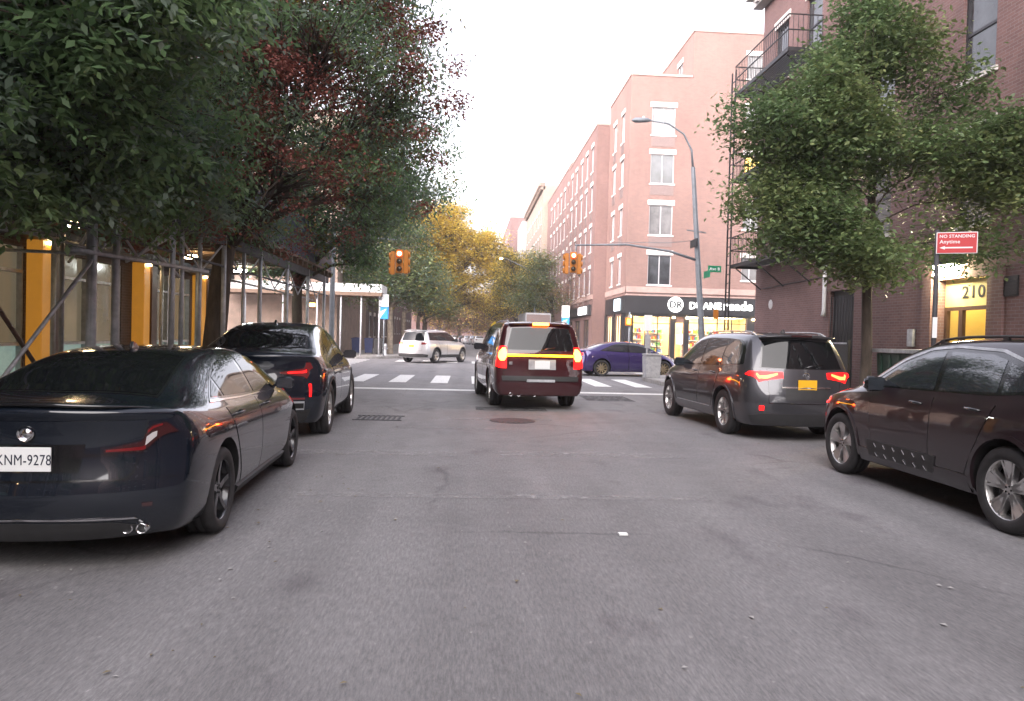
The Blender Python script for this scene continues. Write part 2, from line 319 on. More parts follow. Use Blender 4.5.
# ------------------------------------------------------------------ cars
def lin(t, pts):
    xs=[p[0] for p in pts]; ys=[p[1] for p in pts]
    return float(np.interp(t,xs,ys))
def resample(pts,n):
    P=np.array(pts,float)
    if len(P)==1: return np.repeat(P,n,0)
    d=np.r_[0,np.cumsum(np.linalg.norm(np.diff(P,axis=0),axis=1))]
    t=np.linspace(0,d[-1],n)
    return np.stack([np.interp(t,d,P[:,k]) for k in range(2)],1)
class Car:
    def __init__(c, S):
        c.S=S; L,hw=S['L'],S['hw']; c.L=L; c.hw=hw
        c.root=empty(S['name'])
        tag(c.root,S['label'],S['cat'],S.get('group'))
        zb=S['zb']; tl=(-1,-.86,-.5,0,.5,.86,1); nt=len(tl)
        xs=S['st']; nx=len(xs)
        fl=(0,.10,.36,.62,.86,1.0); wf=(.90,.965,1.0,1.0,.988,S.get('sh',.945))
        def level(x):
            belt=lin(x,S['belt']); top=lin(x,S['top']); W=hw*lin(x,S['plan']); Wr=lin(x,S['roofw'])
            zbb=zb+lin(x,S.get('under',[(0,.0),(L,0)]))
            out=[(zbb+(belt-zbb)*f, W*w) for f,w in zip(fl,wf)]
            tp=max(top-.04,belt+.012)
            b5=W*wf[-1]
            out.append((belt+(tp-belt)*.55, b5+(min(Wr,b5-.01)-b5)*.50+.012*min(1,(tp-belt)/.3)))
            out.append((tp,min(Wr,b5-.012)))
            return out,top
        xr=S.get('xr',1.2); xf=S.get('xf',1.2)
        def P(x,t,z):
            a=max(0,1-x/xr); b=max(0,1-(L-x)/xf)
            y=x+(lin(z,S['rear'])+S.get('pbr',.12)*abs(t)**2.6)*a-(lin(z,S['front'])+S.get('pbf',.22)*abs(t)**2.2)*b
            return y
        V={}; vs=[]; nl=len(fl)+2
        def vid(i,j,k):
            key=(i,j,k)
            if key in V: return V[key]
            x=xs[i]; lv,top=level(x); t=tl[j]; z,w=lv[k]
            if k==nl-1: z=z+ (top-z)*(1-abs(t)**3)
            V[key]=len(vs); vs.append((t*w, P(x,t,z), z)); return V[key]
        fs=[]
        for i in range(nx-1):
            for k in range(nl-1):
                fs.append((vid(i,0,k),vid(i,0,k+1),vid(i+1,0,k+1),vid(i+1,0,k)))
                fs.append((vid(i,nt-1,k),vid(i+1,nt-1,k),vid(i+1,nt-1,k+1),vid(i,nt-1,k+1)))
            for j in range(nt-1):
                fs.append((vid(i,j,0),vid(i+1,j,0),vid(i+1,j+1,0),vid(i,j+1,0)))
                fs.append((vid(i,j,nl-1),vid(i,j+1,nl-1),vid(i+1,j+1,nl-1),vid(i+1,j,nl-1)))
        for j in range(nt-1):
            for k in range(nl-1):
                fs.append((vid(0,j,k),vid(0,j+1,k),vid(0,j+1,k+1),vid(0,j,k+1)))
                fs.append((vid(nx-1,j,k),vid(nx-1,j,k+1),vid(nx-1,j+1,k+1),vid(nx-1,j+1,k)))
        me=bpy.data.meshes.new('body'); me.from_pydata(vs,[],fs); me.update()
        bm=bmesh.new(); bm.from_mesh(me); bmesh.ops.recalc_face_normals(bm,faces=bm.faces)
        cl=bm.edges.layers.float.get('crease_edge') or bm.edges.layers.float.new('crease_edge')
        inv={v:k for k,v in V.items()}
        for e in bm.edges:
            a,b2=inv[e.verts[0].index],inv[e.verts[1].index]
            if a[2]==b2[2] and a[1]==b2[1] and a[1] in (0,nt-1):
                if a[2]==5: e[cl]=S.get('crease',.25)
                if a[2]==0: e[cl]=.7
                if a[2]==nl-1: e[cl]=S.get('rcrease',0)
            if a[0]==b2[0]==0 and a[2]==b2[2]==5 and S.get('lip'): e[cl]=.6
        bm.to_mesh(me); bm.free()
        o=bpy.data.objects.new('body',me); col.objects.link(o)
        md=o.modifiers.new('s','SUBSURF'); md.levels=md.render_levels=S.get('sub',3)
        dg=bpy.context.evaluated_depsgraph_get(); sm=bpy.data.meshes.new_from_object(o.evaluated_get(dg))
        o.modifiers.clear(); o.data=sm
        bb=bmesh.new(); bb.from_mesh(sm); c.bvh=BVHTree.FromBMesh(bb); bb.free()
        c.smooth=sm
        # wheel arches
        c.wy=(S['ro'],S['ro']+S['wb']); r=S['r']
        cut=MB()
        for y in c.wy:
            for s in (1,-1):
                Ra=S.get('ra',r+.055); n=40
                cut.lathe([(0,0),(Ra,0),(Ra,.5),(0,.5)],n,'x',(hw-.33 if s>0 else -hw+.33-.5,y,r+.02))
        co=cut.build('cut',M['arch'],None)
        bmc=bmesh.new(); bmc.from_mesh(co.data); bmesh.ops.remove_doubles(bmc,verts=bmc.verts,dist=1e-4); bmesh.ops.recalc_face_normals(bmc,faces=bmc.faces); bmc.to_mesh(co.data); bmc.free()
        sm.materials.clear(); sm.materials.append(M[S['paint']]); sm.materials.append(M['arch'])
        md=o.modifiers.new('b','BOOLEAN'); md.operation='DIFFERENCE'; md.object=co; md.solver='EXACT'
        bpy.context.view_layer.update()
        fm=bpy.data.meshes.new_from_object(o.evaluated_get(bpy.context.evaluated_depsgraph_get()))
        o.modifiers.clear(); bpy.data.objects.remove(co)
        fm.materials.clear(); fm.materials.append(M[S['paint']]); fm.materials.append(M['arch'])
        Ra=S.get('ra',r+.055)
        for p in fm.polygons:
            x,y,z=p.center; inn=any(math.hypot(y-wy,z-r-.02)<Ra+.003 for wy in c.wy)
            p.material_index=1 if (inn and (abs(x)<hw-.3 or abs(math.hypot(y-c.wy[0],z-r-.02)-Ra)<.02 or abs(math.hypot(y-c.wy[1],z-r-.02)-Ra)<.02) ) or (p.normal.z<-.8 and z<zb+.1) else 0
            p.use_smooth=True
        fm.name='body'; o.data=fm
        try: fm.set_sharp_from_angle(angle=R(38))
        except Exception as ex: print('sharp',ex)
        o.name='body'; o.parent=c.root; c.body=o
    def ray(c,o,d):
        h=c.bvh.ray_cast(Vector(o),Vector(d).normalized())
        if h[0] is None:
            h=c.bvh.find_nearest(Vector(o)+Vector(d).normalized()*(3-c.hw+.1 if abs(d[0])>.9 else 3)); 
        return h[0],h[1]
    def hit(c,mode,u,v,s=1):
        L,hw=c.L,c.hw
        if mode=='side': return c.ray((s*3,u,v),(-s,0,0))
        if mode=='rear': return c.ray((u*s,-3,v),(0,1,0))
        if mode=='front': return c.ray((u*s,L+3,v),(0,-1,0))
        if mode=='top': return c.ray((u*s,v,4),(0,0,-1))
        if mode in('wr','wf'):   # wrap round a rear / front corner; u<0 across the end, u>0 along the side
            a=.3
            if u<=-a: o=(s*(hw+u),-3); d=(0,1)
            elif u>=a: o=(s*3,u); d=(-s,0)
            else:
                th=(u+a)/(2*a)*PI/2; cx,cy=(hw-a),a
                dx,dy=math.sin(th),-math.cos(th)
                o=(s*(cx+dx*3),cy+dy*3); d=(-s*dx,-dy)
            if mode=='wf': o=(o[0],L-o[1]); d=(d[0],-d[1])
            return c.ray((o[0],o[1],v),(d[0],d[1],0))
    def patch(c,name,mode,A,B,mt,off=.004,n=16,m=6,s=1,parent=None,depth=.012,label=None):
        A=resample(A,n+1); B=resample(B,n+1); vs=[];ns=[]
        for i in range(n+1):
            for j in range(m+1):
                p=A[i]+(B[i]-A[i])*(j/m); h,nn=c.hit(mode,p[0],p[1],s); vs.append(h); ns.append(nn)
        idx=lambda i,j:i*(m+1)+j
        top=[v+k*off for v,k in zip(vs,ns)]; q=len(vs)
        fs=[(idx(i,j),idx(i+1,j),idx(i+1,j+1),idx(i,j+1)) for i in range(n) for j in range(m)]
        bd=[idx(i,0) for i in range(n+1)]+[idx(n,j) for j in range(1,m+1)]+[idx(i,m) for i in range(n-1,-1,-1)]+[idx(0,j) for j in range(m-1,0,-1)]
        low=[vs[b]+ns[b]*(off-depth) for b in bd]
        nb=len(bd); me=bpy.data.meshes.new(name)
        fs2=fs+[(bd[k],bd[(k+1)%nb],q+(k+1)%nb,q+k) for k in range(nb)]
        me.from_pydata(top+low,[],fs2)
        bm=bmesh.new(); bm.from_mesh(me); bmesh.ops.remove_doubles(bm,verts=bm.verts,dist=1e-5); bmesh.ops.recalc_face_normals(bm,faces=bm.faces)
        # outward check
        bm.faces.ensure_lookup_table(); sgn=0; cn=sum(ns,Vector())/len(ns)
        for f in bm.faces: sgn+=f.normal.dot(cn)*f.calc_area()
        if sgn<0: bmesh.ops.reverse_faces(bm,faces=bm.faces)
        for f in bm.faces: f.smooth=True
        bm.to_mesh(me); bm.free()
        try: me.set_sharp_from_angle(angle=R(35))
        except Exception: pass
        o=link_mesh(name,me,mt if not isinstance(mt,str) else M[mt],parent or c.root)
        if label: o['label']=label
        return o
    def both(c,*a,**k): return [c.patch(*a,s=1,**k),c.patch(*a,s=-1,**k)]
    def wheels(c, width=.235, rim='alloy', style='five', rr=None, lip=.0):
        S=c.S; r=S['r']; rr=rr or r*.70; hw=c.hw
        ty=MB(); w=width/2
        ty.lathe([(rr-.012,-w*.86),(rr+.015,-w*.98),(r*.86,-w*1.02),(r*.95,-w*.93),(r*.992,-w*.78),(r,-w*.6),(r,-w*.3),(r-.009,-w*.28),(r-.009,-w*.2),(r,-w*.18),(r,w*.18),(r-.009,w*.2),(r-.009,w*.28),(r,w*.3),(r,w*.6),(r*.992,w*.78),(r*.95,w*.93),(r*.86,w*1.02),(rr+.015,w*.98),(rr-.012,w*.86),(rr-.03,w*.3),(rr-.03,-w*.3),(rr-.012,-w*.86)],56,'x')
        rm=MB(); o=w*.92
        rm.lathe([(rr-.03,-w*.8),(rr-.03,o*.55),(rr-.016,o*.8),(rr-.014,o*.93),(rr+.004,o*.95),(rr+.006,o*.84),(rr-.01,o*.7)],56,'x',m=0)
        rm.lathe([(rr-.03,.0),(rr*.55,.005),(0.0,.005)],40,'x',m=1)           # brake / dark disc
        rm.lathe([(rr*.72,.012),(rr*.70,.022),(rr*.3,.024),(.0,.024)],40,'x',m=2)
        hubr=rr*.20
        rm.lathe([(hubr*1.25,o*.35),(hubr*1.1,o*.66),(hubr*.7,o*.72),(hubr*.5,o*.70),(0,o*.70)],24,'x',m=0)
        def spoke(a,w0,w1,sk=0):
            # radial wedge from the hub to the lip, slightly dished
            ca,sa=math.cos(a),math.sin(a); ra,rb=hubr*.8,rr-.018
            for (p,q,d0,d1) in ((ra,(ra+rb)/2,o*.70,o*.72),((ra+rb)/2,rb,o*.72,o*.86)):
                k0=(p-ra)/(rb-ra);k1=(q-ra)/(rb-ra)
                wa=w0+(w1-w0)*k0; wb=w0+(w1-w0)*k1; ska,skb=sk*k0,sk*k1
                V=[]
                for (rad,ww,dd,kk) in ((p,wa,d0,ska),(q,wb,d1,skb)):
                    for (side,dep) in ((-1,dd-.05),(1,dd-.05),(.72,dd),(-.72,dd)):
                        t=side*ww/2+kk; V.append((dep,rad*ca-t*sa,rad*sa+t*ca))
                rm.add(V,[(0,1,2,3),(4,7,6,5),(0,4,5,1),(1,5,6,2),(2,6,7,3),(3,7,4,0)],0)
        if style=='five':
            for k in range(5): spoke(2*PI*k/5+PI/2,.075,.055)
        elif style=='split5':
            for k in range(5):
                a=2*PI*k/5+PI/2; spoke(a,.045,.04,.055); spoke(a,.045,.04,-.055)
        elif style=='wide5':
            for k in range(5):
                a=2*PI*k/5+PI/2; spoke(a,.085,.12,.0); spoke(a,.05,.03,.075);spoke(a,.05,.03,-.075)
        elif style=='ten':
            for k in range(10): spoke(2*PI*k/10,.045,.034)
        elif style=='multi':
            for k in range(7):
                a=2*PI*k/7; spoke(a,.035,.028,.035); spoke(a,.035,.028,-.035)
        for k in range(5):
            a=2*PI*k/5; rm.lathe([(.010,o*.6),(.010,o*.74),(0,o*.74)],8,'x',(0,hubr*.62*math.cos(a),hubr*.62*math.sin(a)),m=1)
        first=None
        for y in c.wy:
            for s in (1,-1):
                we=empty('wheel',(s*(hw-.02-w),y,r),0,c.root)
                if s<0: we.rotation_euler=(0,0,PI)
                if first is None:
                    t=ty.build('tyre',M['rubber'],we); q=rm.build('rim',[M[rim],M['arch'],M['brake']],we)
                    first=(t,q)
                else:
                    for p in first:
                        k=p.copy(); col.objects.link(k); k.parent=we
    def mirror(c,x,y,z,mt,sz=(.10,.055,.075),arm=.14):
        for s in (1,-1):
            bm=bmesh.new(); bmesh.ops.create_cube(bm,size=1)
            for v in bm.verts:
                v.co=Vector((v.co.x*sz[0]*2,v.co.y*sz[1]*2,v.co.z*sz[2]*2))
                if v.co.y>0: v.co.x*=.8; v.co.z*=.65
                if v.co.x*s<0: v.co.z*=.85
            bmesh.ops.bevel(bm,geom=bm.edges[:],offset=.028,segments=3,affect='EDGES')
            for f in bm.faces: f.smooth=True
            me=bpy.data.meshes.new('mirror'); bm.to_mesh(me); bm.free()
            o=link_mesh('mirror',me,M[mt],c.root); o.location=(s*(x-.09+sz[0]),y,z)
            g=MB().box(-sz[0]*.8,sz[0]*.8,-sz[1]-.003,-sz[1]+.004,-sz[2]*.72,sz[2]*.72).build('mirror_glass',M['car_glass_clear'],o,bevel=.002)
            MB().bar((-s*(sz[0]+arm),.0,-sz[2]*.5),(-s*sz[0]*.5,0,-sz[2]*.35),.05,.03).build('mirror_arm',M['gloss_black'],o)
    def handle(c,y,z,mt='trim',ln=.19):
        for s in (1,-1):
            h,nn=c.hit('side',y,z,s); mb=MB()
            mb.tube([(h.x+s*.0,y-ln/2,z-.002),(h.x+s*.032,y-ln/2+.02,z),(h.x+s*.036,y,z+.004),(h.x+s*.032,y+ln/2-.02,z+.004),(h.x,y+ln/2,z+.004)],[.010,.013,.014,.013,.010],8)
            mb.build('door_handle',M[mt],c.root)
    def plate(c,x,z,mt,txt=None,w=.31,h=.155,end='rear',frame=None):
        p,nn=c.hit(end,x,z); d=-1 if end=='rear' else 1
        b=MB().box(x-w/2,x+w/2,p.y+d*.028,p.y+d*.016,z-h/2,z+h/2).build('licence_plate',M[mt],c.root,bevel=.003)
        yy=p.y+d*.0292
        if txt:
            text_obj('plate_lettering',txt,.096,M["plate_ink"],(x,yy,z-.006),(PI/2,0,0),b,.0,.0008,sx=.70)
        return b
    def shut(c): pass
def door_set(c, xs, zlo, zhi, arch=True, paintm=None, gap=.009):
    """door panels between shut lines; each its own skin standing a hair proud of a black shut gap"""
    S=c.S; pm=M[S['paint']]
    for (a0,b0,a1,b1) in xs:     # bottom y0,y1 ; top y0,y1
        for s in (1,-1):
            A=[(a0,zlo),(b0,zlo)]; B=[(a1,zhi),(b1,zhi)]
            A2=[(a0+gap,zlo+gap),(b0-gap,zlo+gap)]; B2=[(a1+gap,zhi),(b1-gap,zhi)]
            d=c.patch('door',"side",A2,B2,pm,.0045,14,12,s,depth=.004)
            c.patch('shut_gap',"side",A,B,M['gloss_black'],.0015,14,12,s,parent=d,depth=.003)
def arch_trim(c,mt='trim',wd=.055,off=.014,a0=-12,a1=192,z0=0):
    S=c.S; Ra=S.get('ra',S['r']+.055)
    for wy in c.wy:
        for s in (1,-1):
            A=[(wy+(Ra-.012)*math.cos(R(t)),S['r']+.02+(Ra-.012)*math.sin(R(t))) for t in np.linspace(a0,a1,25)]
            B=[(wy+(Ra+wd)*math.cos(R(t)),S['r']+.02+(Ra+wd)*math.sin(R(t))) for t in np.linspace(a0,a1,25)]
            c.patch('wheel_arch_trim','side',A,B,mt,off,30,2,s,depth=off+.02)
def panes(c, outline, plist, glass='car_glass', surround='gloss_black'):
    A,B=outline
    for s in (1,-1): c.patch('window_surround','side',A,B,surround,.003,30,6,s)
    for (a,b) in plist:
        for s in (1,-1): c.patch('side_window','side',a,b,glass,.0065,18,6,s)

def sedan(name,label,group,paintm,rim,style,plate=None,ptxt=None,L=4.88,hw=.93,detail=True,lit=False,sub=3,glass='car_glass',H=1.45,cat='car'):
    k=L/4.88
    S=dict(name=name,label=label,group=group,cat=cat,L=L,hw=hw,zb=.19,paint=paintm,r=.335,ro=1.09*k,wb=2.83*k,
      st=[0,.04,.14,.42*k,.8*k,1.2*k,1.6*k,2.05*k,2.5*k,2.95*k,3.35*k,3.72*k,4.05*k,4.4*k,L-.22,L-.06,L],sub=sub,
      top=[(0,1.045),(.04,1.075),(.14,1.10),(.50*k,1.115),(.8*k,1.205),(1.2*k,1.335),(1.6*k,1.418),(2.05*k,H),(2.5*k,H),(2.95*k,1.395),(3.35*k,1.235),(3.72*k,1.055),(4.05*k,.985),(4.4*k,.91),(L-.22,.82),(L-.06,.76),(L,.70)],
      belt=[(0,.985),(.14,1.02),(.6*k,1.02),(1.4*k,.985),(2.6*k,.955),(3.6*k,.935),(4.2*k,.87),(L-.2,.73),(L,.62)],
      plan=[(0,.90),(.04,.935),(.14,.965),(.42,.99),(1.1,1.0),(2.4,.985),(3.6,1.0),(L-.5,.97),(L-.22,.92),(L-.06,.84),(L,.78)],
      roofw=[(0,.78),(.42*k,.76),(.8*k,.66),(1.2*k,.59),(1.6*k,.565),(2.5*k,.565),(2.95*k,.60),(3.35*k,.66),(3.72*k,.74),(4.4*k,.72),(L,.6)],
      rear=[(0,.12),(.25,.08),(.38,.005),(.60,.0),(.66,.055),(.74,.085),(.93,.085),(1.03,.03),(1.12,.0)],front=[(0,.12),(.3,.02),(.55,0),(.75,.10),(.9,.2)],
      pbr=.26,pbf=.36,lip=True,crease=.30,sh=.905,under=[(0,.02),(.6,0),(L,0)])
    c=Car(S)
    c.wheels(.235,rim,style,rr=.245)
    # glass
    tA=[(1.02*k,1.045),(1.9*k,1.005),(2.9*k,.985),(3.58*k,.985)]; tB=[(1.06*k,1.065),(1.35*k,1.19),(1.7*k,1.315),(2.1*k,1.385),(2.55*k,1.385),(2.95*k,1.325),(3.3*k,1.175),(3.62*k,1.0)]
    panes(c,(tA,tB),[([(1.10*k,1.06),(1.36*k,1.05)],[(1.11*k,1.07),(1.36*k,1.175)]),
                     ([(1.42*k,1.048),(2.27*k,1.015)],[(1.42*k,1.20),(1.72*k,1.30),(2.08*k,1.355),(2.27*k,1.362)]),
                     ([(2.37*k,1.012),(3.46*k,1.0)],[(2.37*k,1.364),(2.6*k,1.358),(2.93*k,1.30),(3.2*k,1.19),(3.47*k,1.03)])],glass)
    c.patch('rear_window','top',[(-.60,.56*k),(0,.50*k),(.60,.56*k)],[(-.49,1.50*k),(0,1.56*k),(.49,1.50*k)],'gloss_black',.003,18,10)
    c.patch('rear_glass','top',[(-.575,.60*k),(0,.54*k),(.575,.60*k)],[(-.475,1.46*k),(0,1.52*k),(.475,1.46*k)],glass,.006,18,10)
    c.patch('windscreen','top',[(-.50,2.86*k),(0,2.92*k),(.50,2.86*k)],[(-.66,3.62*k),(0,3.76*k),(.66,3.62*k)],glass,.004,18,8)
    if detail:
        # chrome strip under the glass, shut lines, handles, mirrors
        for s in (1,-1): c.patch('chrome_strip','side',[(1.0*k,1.030),(1.9*k,.993),(2.9*k,.972),(3.6*k,.972)],[(1.02*k,1.045),(1.9*k,1.005),(2.9*k,.984),(3.6*k,.984)],'chrome',.006,24,1,s)
        door_set(c,[(1.62*k,2.30*k,1.28*k,2.31*k),(2.30*k,3.42*k,2.31*k,3.50*k)],.285,.965)
        c.handle(1.52*k,.90,'gloss_black'); c.handle(2.55*k,.885,'gloss_black')
        c.mirror(hw-.02,3.32*k,1.03,paintm)
        # deck lid lip spoiler
        sp=MB(); pr=[]
        for i,x in enumerate(np.linspace(-.66,.66,19)):
            h,_=c.hit('top',x,.10+.20*abs(x/.66)**3); pr.append(h)
        V=[];F=[]
        for p in pr:
            k_=1-abs(p.x/.67)**5; V+= [(p.x,p.y-.055*k_+.01,p.z+.022*k_),(p.x,p.y+.10*k_+.01,p.z-.004),(p.x,p.y+.01,p.z-.01),(p.x,p.y-.05*k_+.01,p.z+.006*k_-.004)]
        for i in range(18):
            for q in range(4): F.append((i*4+q,i*4+(q+1)%4,(i+1)*4+(q+1)%4,(i+1)*4+q))
        F+=[(0,1,2,3),(72,75,74,73)]
        sp.add(V,F,0,True).build('spoiler',M['gloss_black'],c.root)
        # boot lid and its shut line
        c.patch('shut_gap','rear',[(-.60,.64),(-.55,.60),(.55,.60),(.60,.64)],[(-.66,.985),(.66,.985)],'gloss_black',.0015,20,8,depth=.003)
        c.patch('boot_lid','rear',[(-.592,.648),(-.545,.61),(.545,.61),(.592,.648)],[(-.65,.985),(.65,.985)],paintm,.005,20,8,depth=.005)
        c.patch('chrome_strip','rear',[(-.50,.755),(.50,.755)],[(-.50,.772),(.50,.772)],'gloss_black',.010,16,1)
        for s in (1,-1):
            t=c.patch('tail_light','wr',[(-.50,.775),(-.30,.775),(-.16,.80),(.05,.84),(.34,.90)],[(-.50,.80),(-.30,.845),(-.16,.93),(.05,.955),(.30,.965)],'tail_dark',.011,26,6,s)
            c.patch('reverse_lens','wr',[(-.24,.815),(-.04,.85),(.10,.875)],[(-.20,.875),(-.02,.90),(.12,.91)],'tail_clear',.016,8,3,s,parent=t)
            c.patch('lamp_band','wr',[(-.49,.782),(-.30,.787),(-.225,.795)],[(-.49,.795),(-.30,.81),(-.215,.825)],'tail_red',.016,10,1,s,parent=t)
            c.patch('lamp_band','wr',[(-.18,.895),(.0,.925),(.24,.945)],[(-.17,.917),(.0,.942),(.24,.957)],'tail_red',.016,14,1,s,parent=t)
            c.patch('rear_reflector','wr',[(-.25,.42),(-.06,.42)],[(-.25,.445),(-.06,.445)],'tail_dark',.006,8,1,s)
            # exhaust tips
            tp=MB()
            h,_=c.hit('rear',s*.60,.27)
            for dx in (-.045,.045): tp.lathe([(.030,.1),(.036,0),(.031,-.004),(.028,.02),(.026,.08),(0,.08)],20,'y',(s*.60+dx,h.y-.025,.27))
            tp.build('exhaust_tip',M['chrome'],c.root)
        c.patch('bumper_diffuser','wr',[(-hw-.0,.215),(-.45,.215),(-.22,.225)],[(-hw,.335),(-.45,.325),(-.22,.27)],'trim',.008,20,3,1,depth=.02)
        c.patch('bumper_diffuser','wr',[(-hw-.0,.215),(-.45,.215),(-.22,.225)],[(-hw,.335),(-.45,.325),(-.22,.27)],'trim',.008,20,3,-1,depth=.02)
        c.patch('bumper_seam','wr',[(-hw,.595),(.40,.60)],[(-hw,.601),(.40,.606)],'gloss_black',.0015,24,1,1,depth=.003); c.patch('bumper_seam','wr',[(-hw,.595),(.40,.60)],[(-hw,.601),(.40,.606)],'gloss_black',.0015,24,1,-1,depth=.003)
        c.patch('plate_recess','rear',[(-.30,.655),(.30,.655)],[(-.33,.835),(.33,.835)],'gloss_black',.007,12,3)
        h_,_=c.hit('rear',0,.905); MB().lathe([(.05,0),(.05,.01),(.036,.012),(.036,.004),(0,.004)],24,'y',(0,h_.y-.018,.905)).build('emblem',M['chrome'],c.root)
        c.patch('bumper_trim','rear',[(-.62,.34),(0,.355),(.62,.34)],[(-.60,.352),(0,.367),(.60,.352)],'chrome',.009,16,1)
        # sill skirt
        for s in (1,-1): c.patch('sill_skirt','side',[(1.55*k,.20),(3.45*k,.20)],[(1.52*k,.275),(3.45*k,.262)],'trim',.022,16,2,s,depth=.05)
        # shark-fin aerial
        h,_=c.hit('top',0,1.72*k)
        MB().prism([(-.09,0),(.08,0),(-.02,.055),(-.06,.062)],lambda u,v,w:(w-.016,h.y-u*-1,h.z+v-.004),.032).build('aerial_fin',M['gloss_black'],c.root,bevel=.006)
    else:
        for s in (1,-1):
            c.patch('tail_light','wr',[(-.45,.80),(.25,.86)],[(-.42,.92),(.22,.95)],'tail_lit' if lit else 'tail_red',.008,10,3,s)
        door_set(c,[(1.62*k,2.30*k,1.28*k,2.31*k),(2.30*k,3.42*k,2.31*k,3.50*k)],.285,.965)
        c.handle(1.52*k,.90,paintm); c.handle(2.55*k,.885,paintm)
        c.mirror(hw-.02,3.32*k,1.03,paintm)
    for s in (1,-1):
        c.patch('headlight','wf',[(-.42,.60),(-.1,.64),(.35,.72)],[(-.42,.68),(-.1,.74),(.30,.78)],'headlamp',.006,16,4,s)
    c.patch('grille','front',[(-.45,.34),(.45,.34)],[(-.50,.62),(.50,.62)],'gloss_black',.006,12,5)
    if plate: c.plate(0,.745,plate,ptxt)
    return c

def suv(S0, glass_side, glass_outline, rear_glass, hood_y, doors, zdoor, cfg):
    """common build of an upright five-door body"""
    c=Car(S0); S=S0; pm=S['paint']
    c.wheels(cfg.get('tw',.245),cfg['rim'],cfg['style'],rr=cfg.get('rr',.255))
    panes(c,glass_outline,glass_side,cfg.get('glass','car_glass'))
    a,b=rear_glass
    c.patch('rear_window_surround',cfg.get('rgmode','rear'),[(x*1.04,z-.015) for x,z in a],[(x*1.04,z+.012) for x,z in b],'gloss_black',.003,20,8)
    c.patch('rear_window',cfg.get('rgmode','rear'),a,b,cfg.get('rglass','car_glass'),.0065,20,8)
    ws=cfg['screen']; c.patch('windscreen','top',[(-ws[2],ws[0]),(0,ws[0]+.08),(ws[2],ws[0])],[(-ws[3],ws[1]),(0,ws[1]+.12),(ws[3],ws[1])],cfg.get('glass','car_glass'),.004,18,8)
    door_set(c,doors,*zdoor)
    for y,z in cfg['handles']: c.handle(y,z,cfg.get('hm',pm))
    c.mirror(c.hw-.02,cfg['mir'][0],cfg['mir'][1],cfg.get('mm','trim'),(.115,.06,.095))
    if cfg.get('clad',True):
        arch_trim(c,cfg.get('cladm','trim'),cfg.get('cw',.05))
        y0=c.wy[0]+S['ra']+.03; y1=c.wy[1]-S['ra']-.03
        for s in (1,-1): c.patch('sill_cladding','side',[(y0,S['zb']+.02),(y1,S['zb']+.02)],[(y0,S['zb']+.17),(y1,S['zb']+.17)],cfg.get('cladm','trim'),.013,18,3,s,depth=.05)
    z0,z1=cfg['bump']
    for s in (1,-1): c.patch('lower_bumper','wr',[(-c.hw,z0),(-.3,z0),(.25,z0+.02)],[(-c.hw,z1),(-.3,z1),(.25,z1-.03)],cfg.get('bmat','trim'),.010,22,4,s,depth=.03)
    if cfg.get('rails'):
        y0,y1,xr,zr=cfg['rails']
        for s in (1,-1):
            mb=MB(); pts=[]
            for i,y in enumerate(np.linspace(y0,y1,12)):
                h,_=c.hit('top',xr,y,s); lift=.034 if 0<i<11 else .0
                pts.append((h.x,y,h.z+lift))
            mb.tube(pts,.013,8)
            for i in (1,5,10): mb.bar((pts[i][0],pts[i][1],pts[i][2]-.06),(pts[i][0],pts[i][1],pts[i][2]),.03,.06)
            mb.build('roof_rail',M[cfg.get('railm','trim')],c.root)
    if cfg.get('spoiler'):
        y0,z0,w,d=cfg['spoiler']; mb=MB(); V=[];F=[]
        for x in np.linspace(-w,w,13):
            b2=.05*(x/w)**2; V+=[(x,y0+b2,z0-.012*(x/w)**2-.01),(x,y0+b2+.02,z0+.022-.03*(x/w)**2),(x,y0+d,z0+.035-.04*(x/w)**2),(x,y0+d,z0-.06)]
        for i in range(12):
            for q in range(4): F.append((i*4+q,i*4+(q+1)%4,(i+1)*4+(q+1)%4,(i+1)*4+q))
        F+=[(0,1,2,3),(48,51,50,49)]
        sp=mb.add(V,F,0,True).build('spoiler',M[pm],c.root)
        MB().box(-.17,.17,y0-.02,y0+.03,z0-(.04 if cfg.get('hbl') else .012),z0+.014).build('high_brake_light',M[cfg.get('hbl','tail_dark')],c.root,bevel=.003)
    for s in (1,-1): c.patch('headlight','wf',cfg['head'][0],cfg['head'][1],'headlamp',.007,16,4,s)
    gz=cfg['grille']; c.patch('grille','front',[(-.5,gz[0]),(.5,gz[0])],[(-.5,gz[1]),(.5,gz[1])],'gloss_black',.008,12,4)
    # tailgate shut line
    t=cfg['gate']; 
    c.patch('shut_gap','rear',[(-t[0],t[1]),(t[0],t[1])],[(-t[0]*.99,t[2]),(t[0]*.99,t[2])],'gloss_black',.0015,16,6,depth=.003)
    c.patch('tailgate','rear',[(-t[0]+.008,t[1]+.008),(t[0]-.008,t[1]+.008)],[(-t[0]*.99+.008,t[2]),(t[0]*.99-.008,t[2])],pm,.005,16,6,depth=.005)
    if cfg.get('wiper'):
        x0,z0=cfg['wiper']; h,_=c.hit('rear',0,z0); h2,_=c.hit('rear',x0,z0+.05)
        MB().tube([(0,h.y-.02,z0),(x0*.5,h2.y-.035,z0+.035),(x0,h2.y-.03,z0+.05)],[.012,.008,.006],6).build('rear_wiper',M['gloss_black'],c.root)
    return c

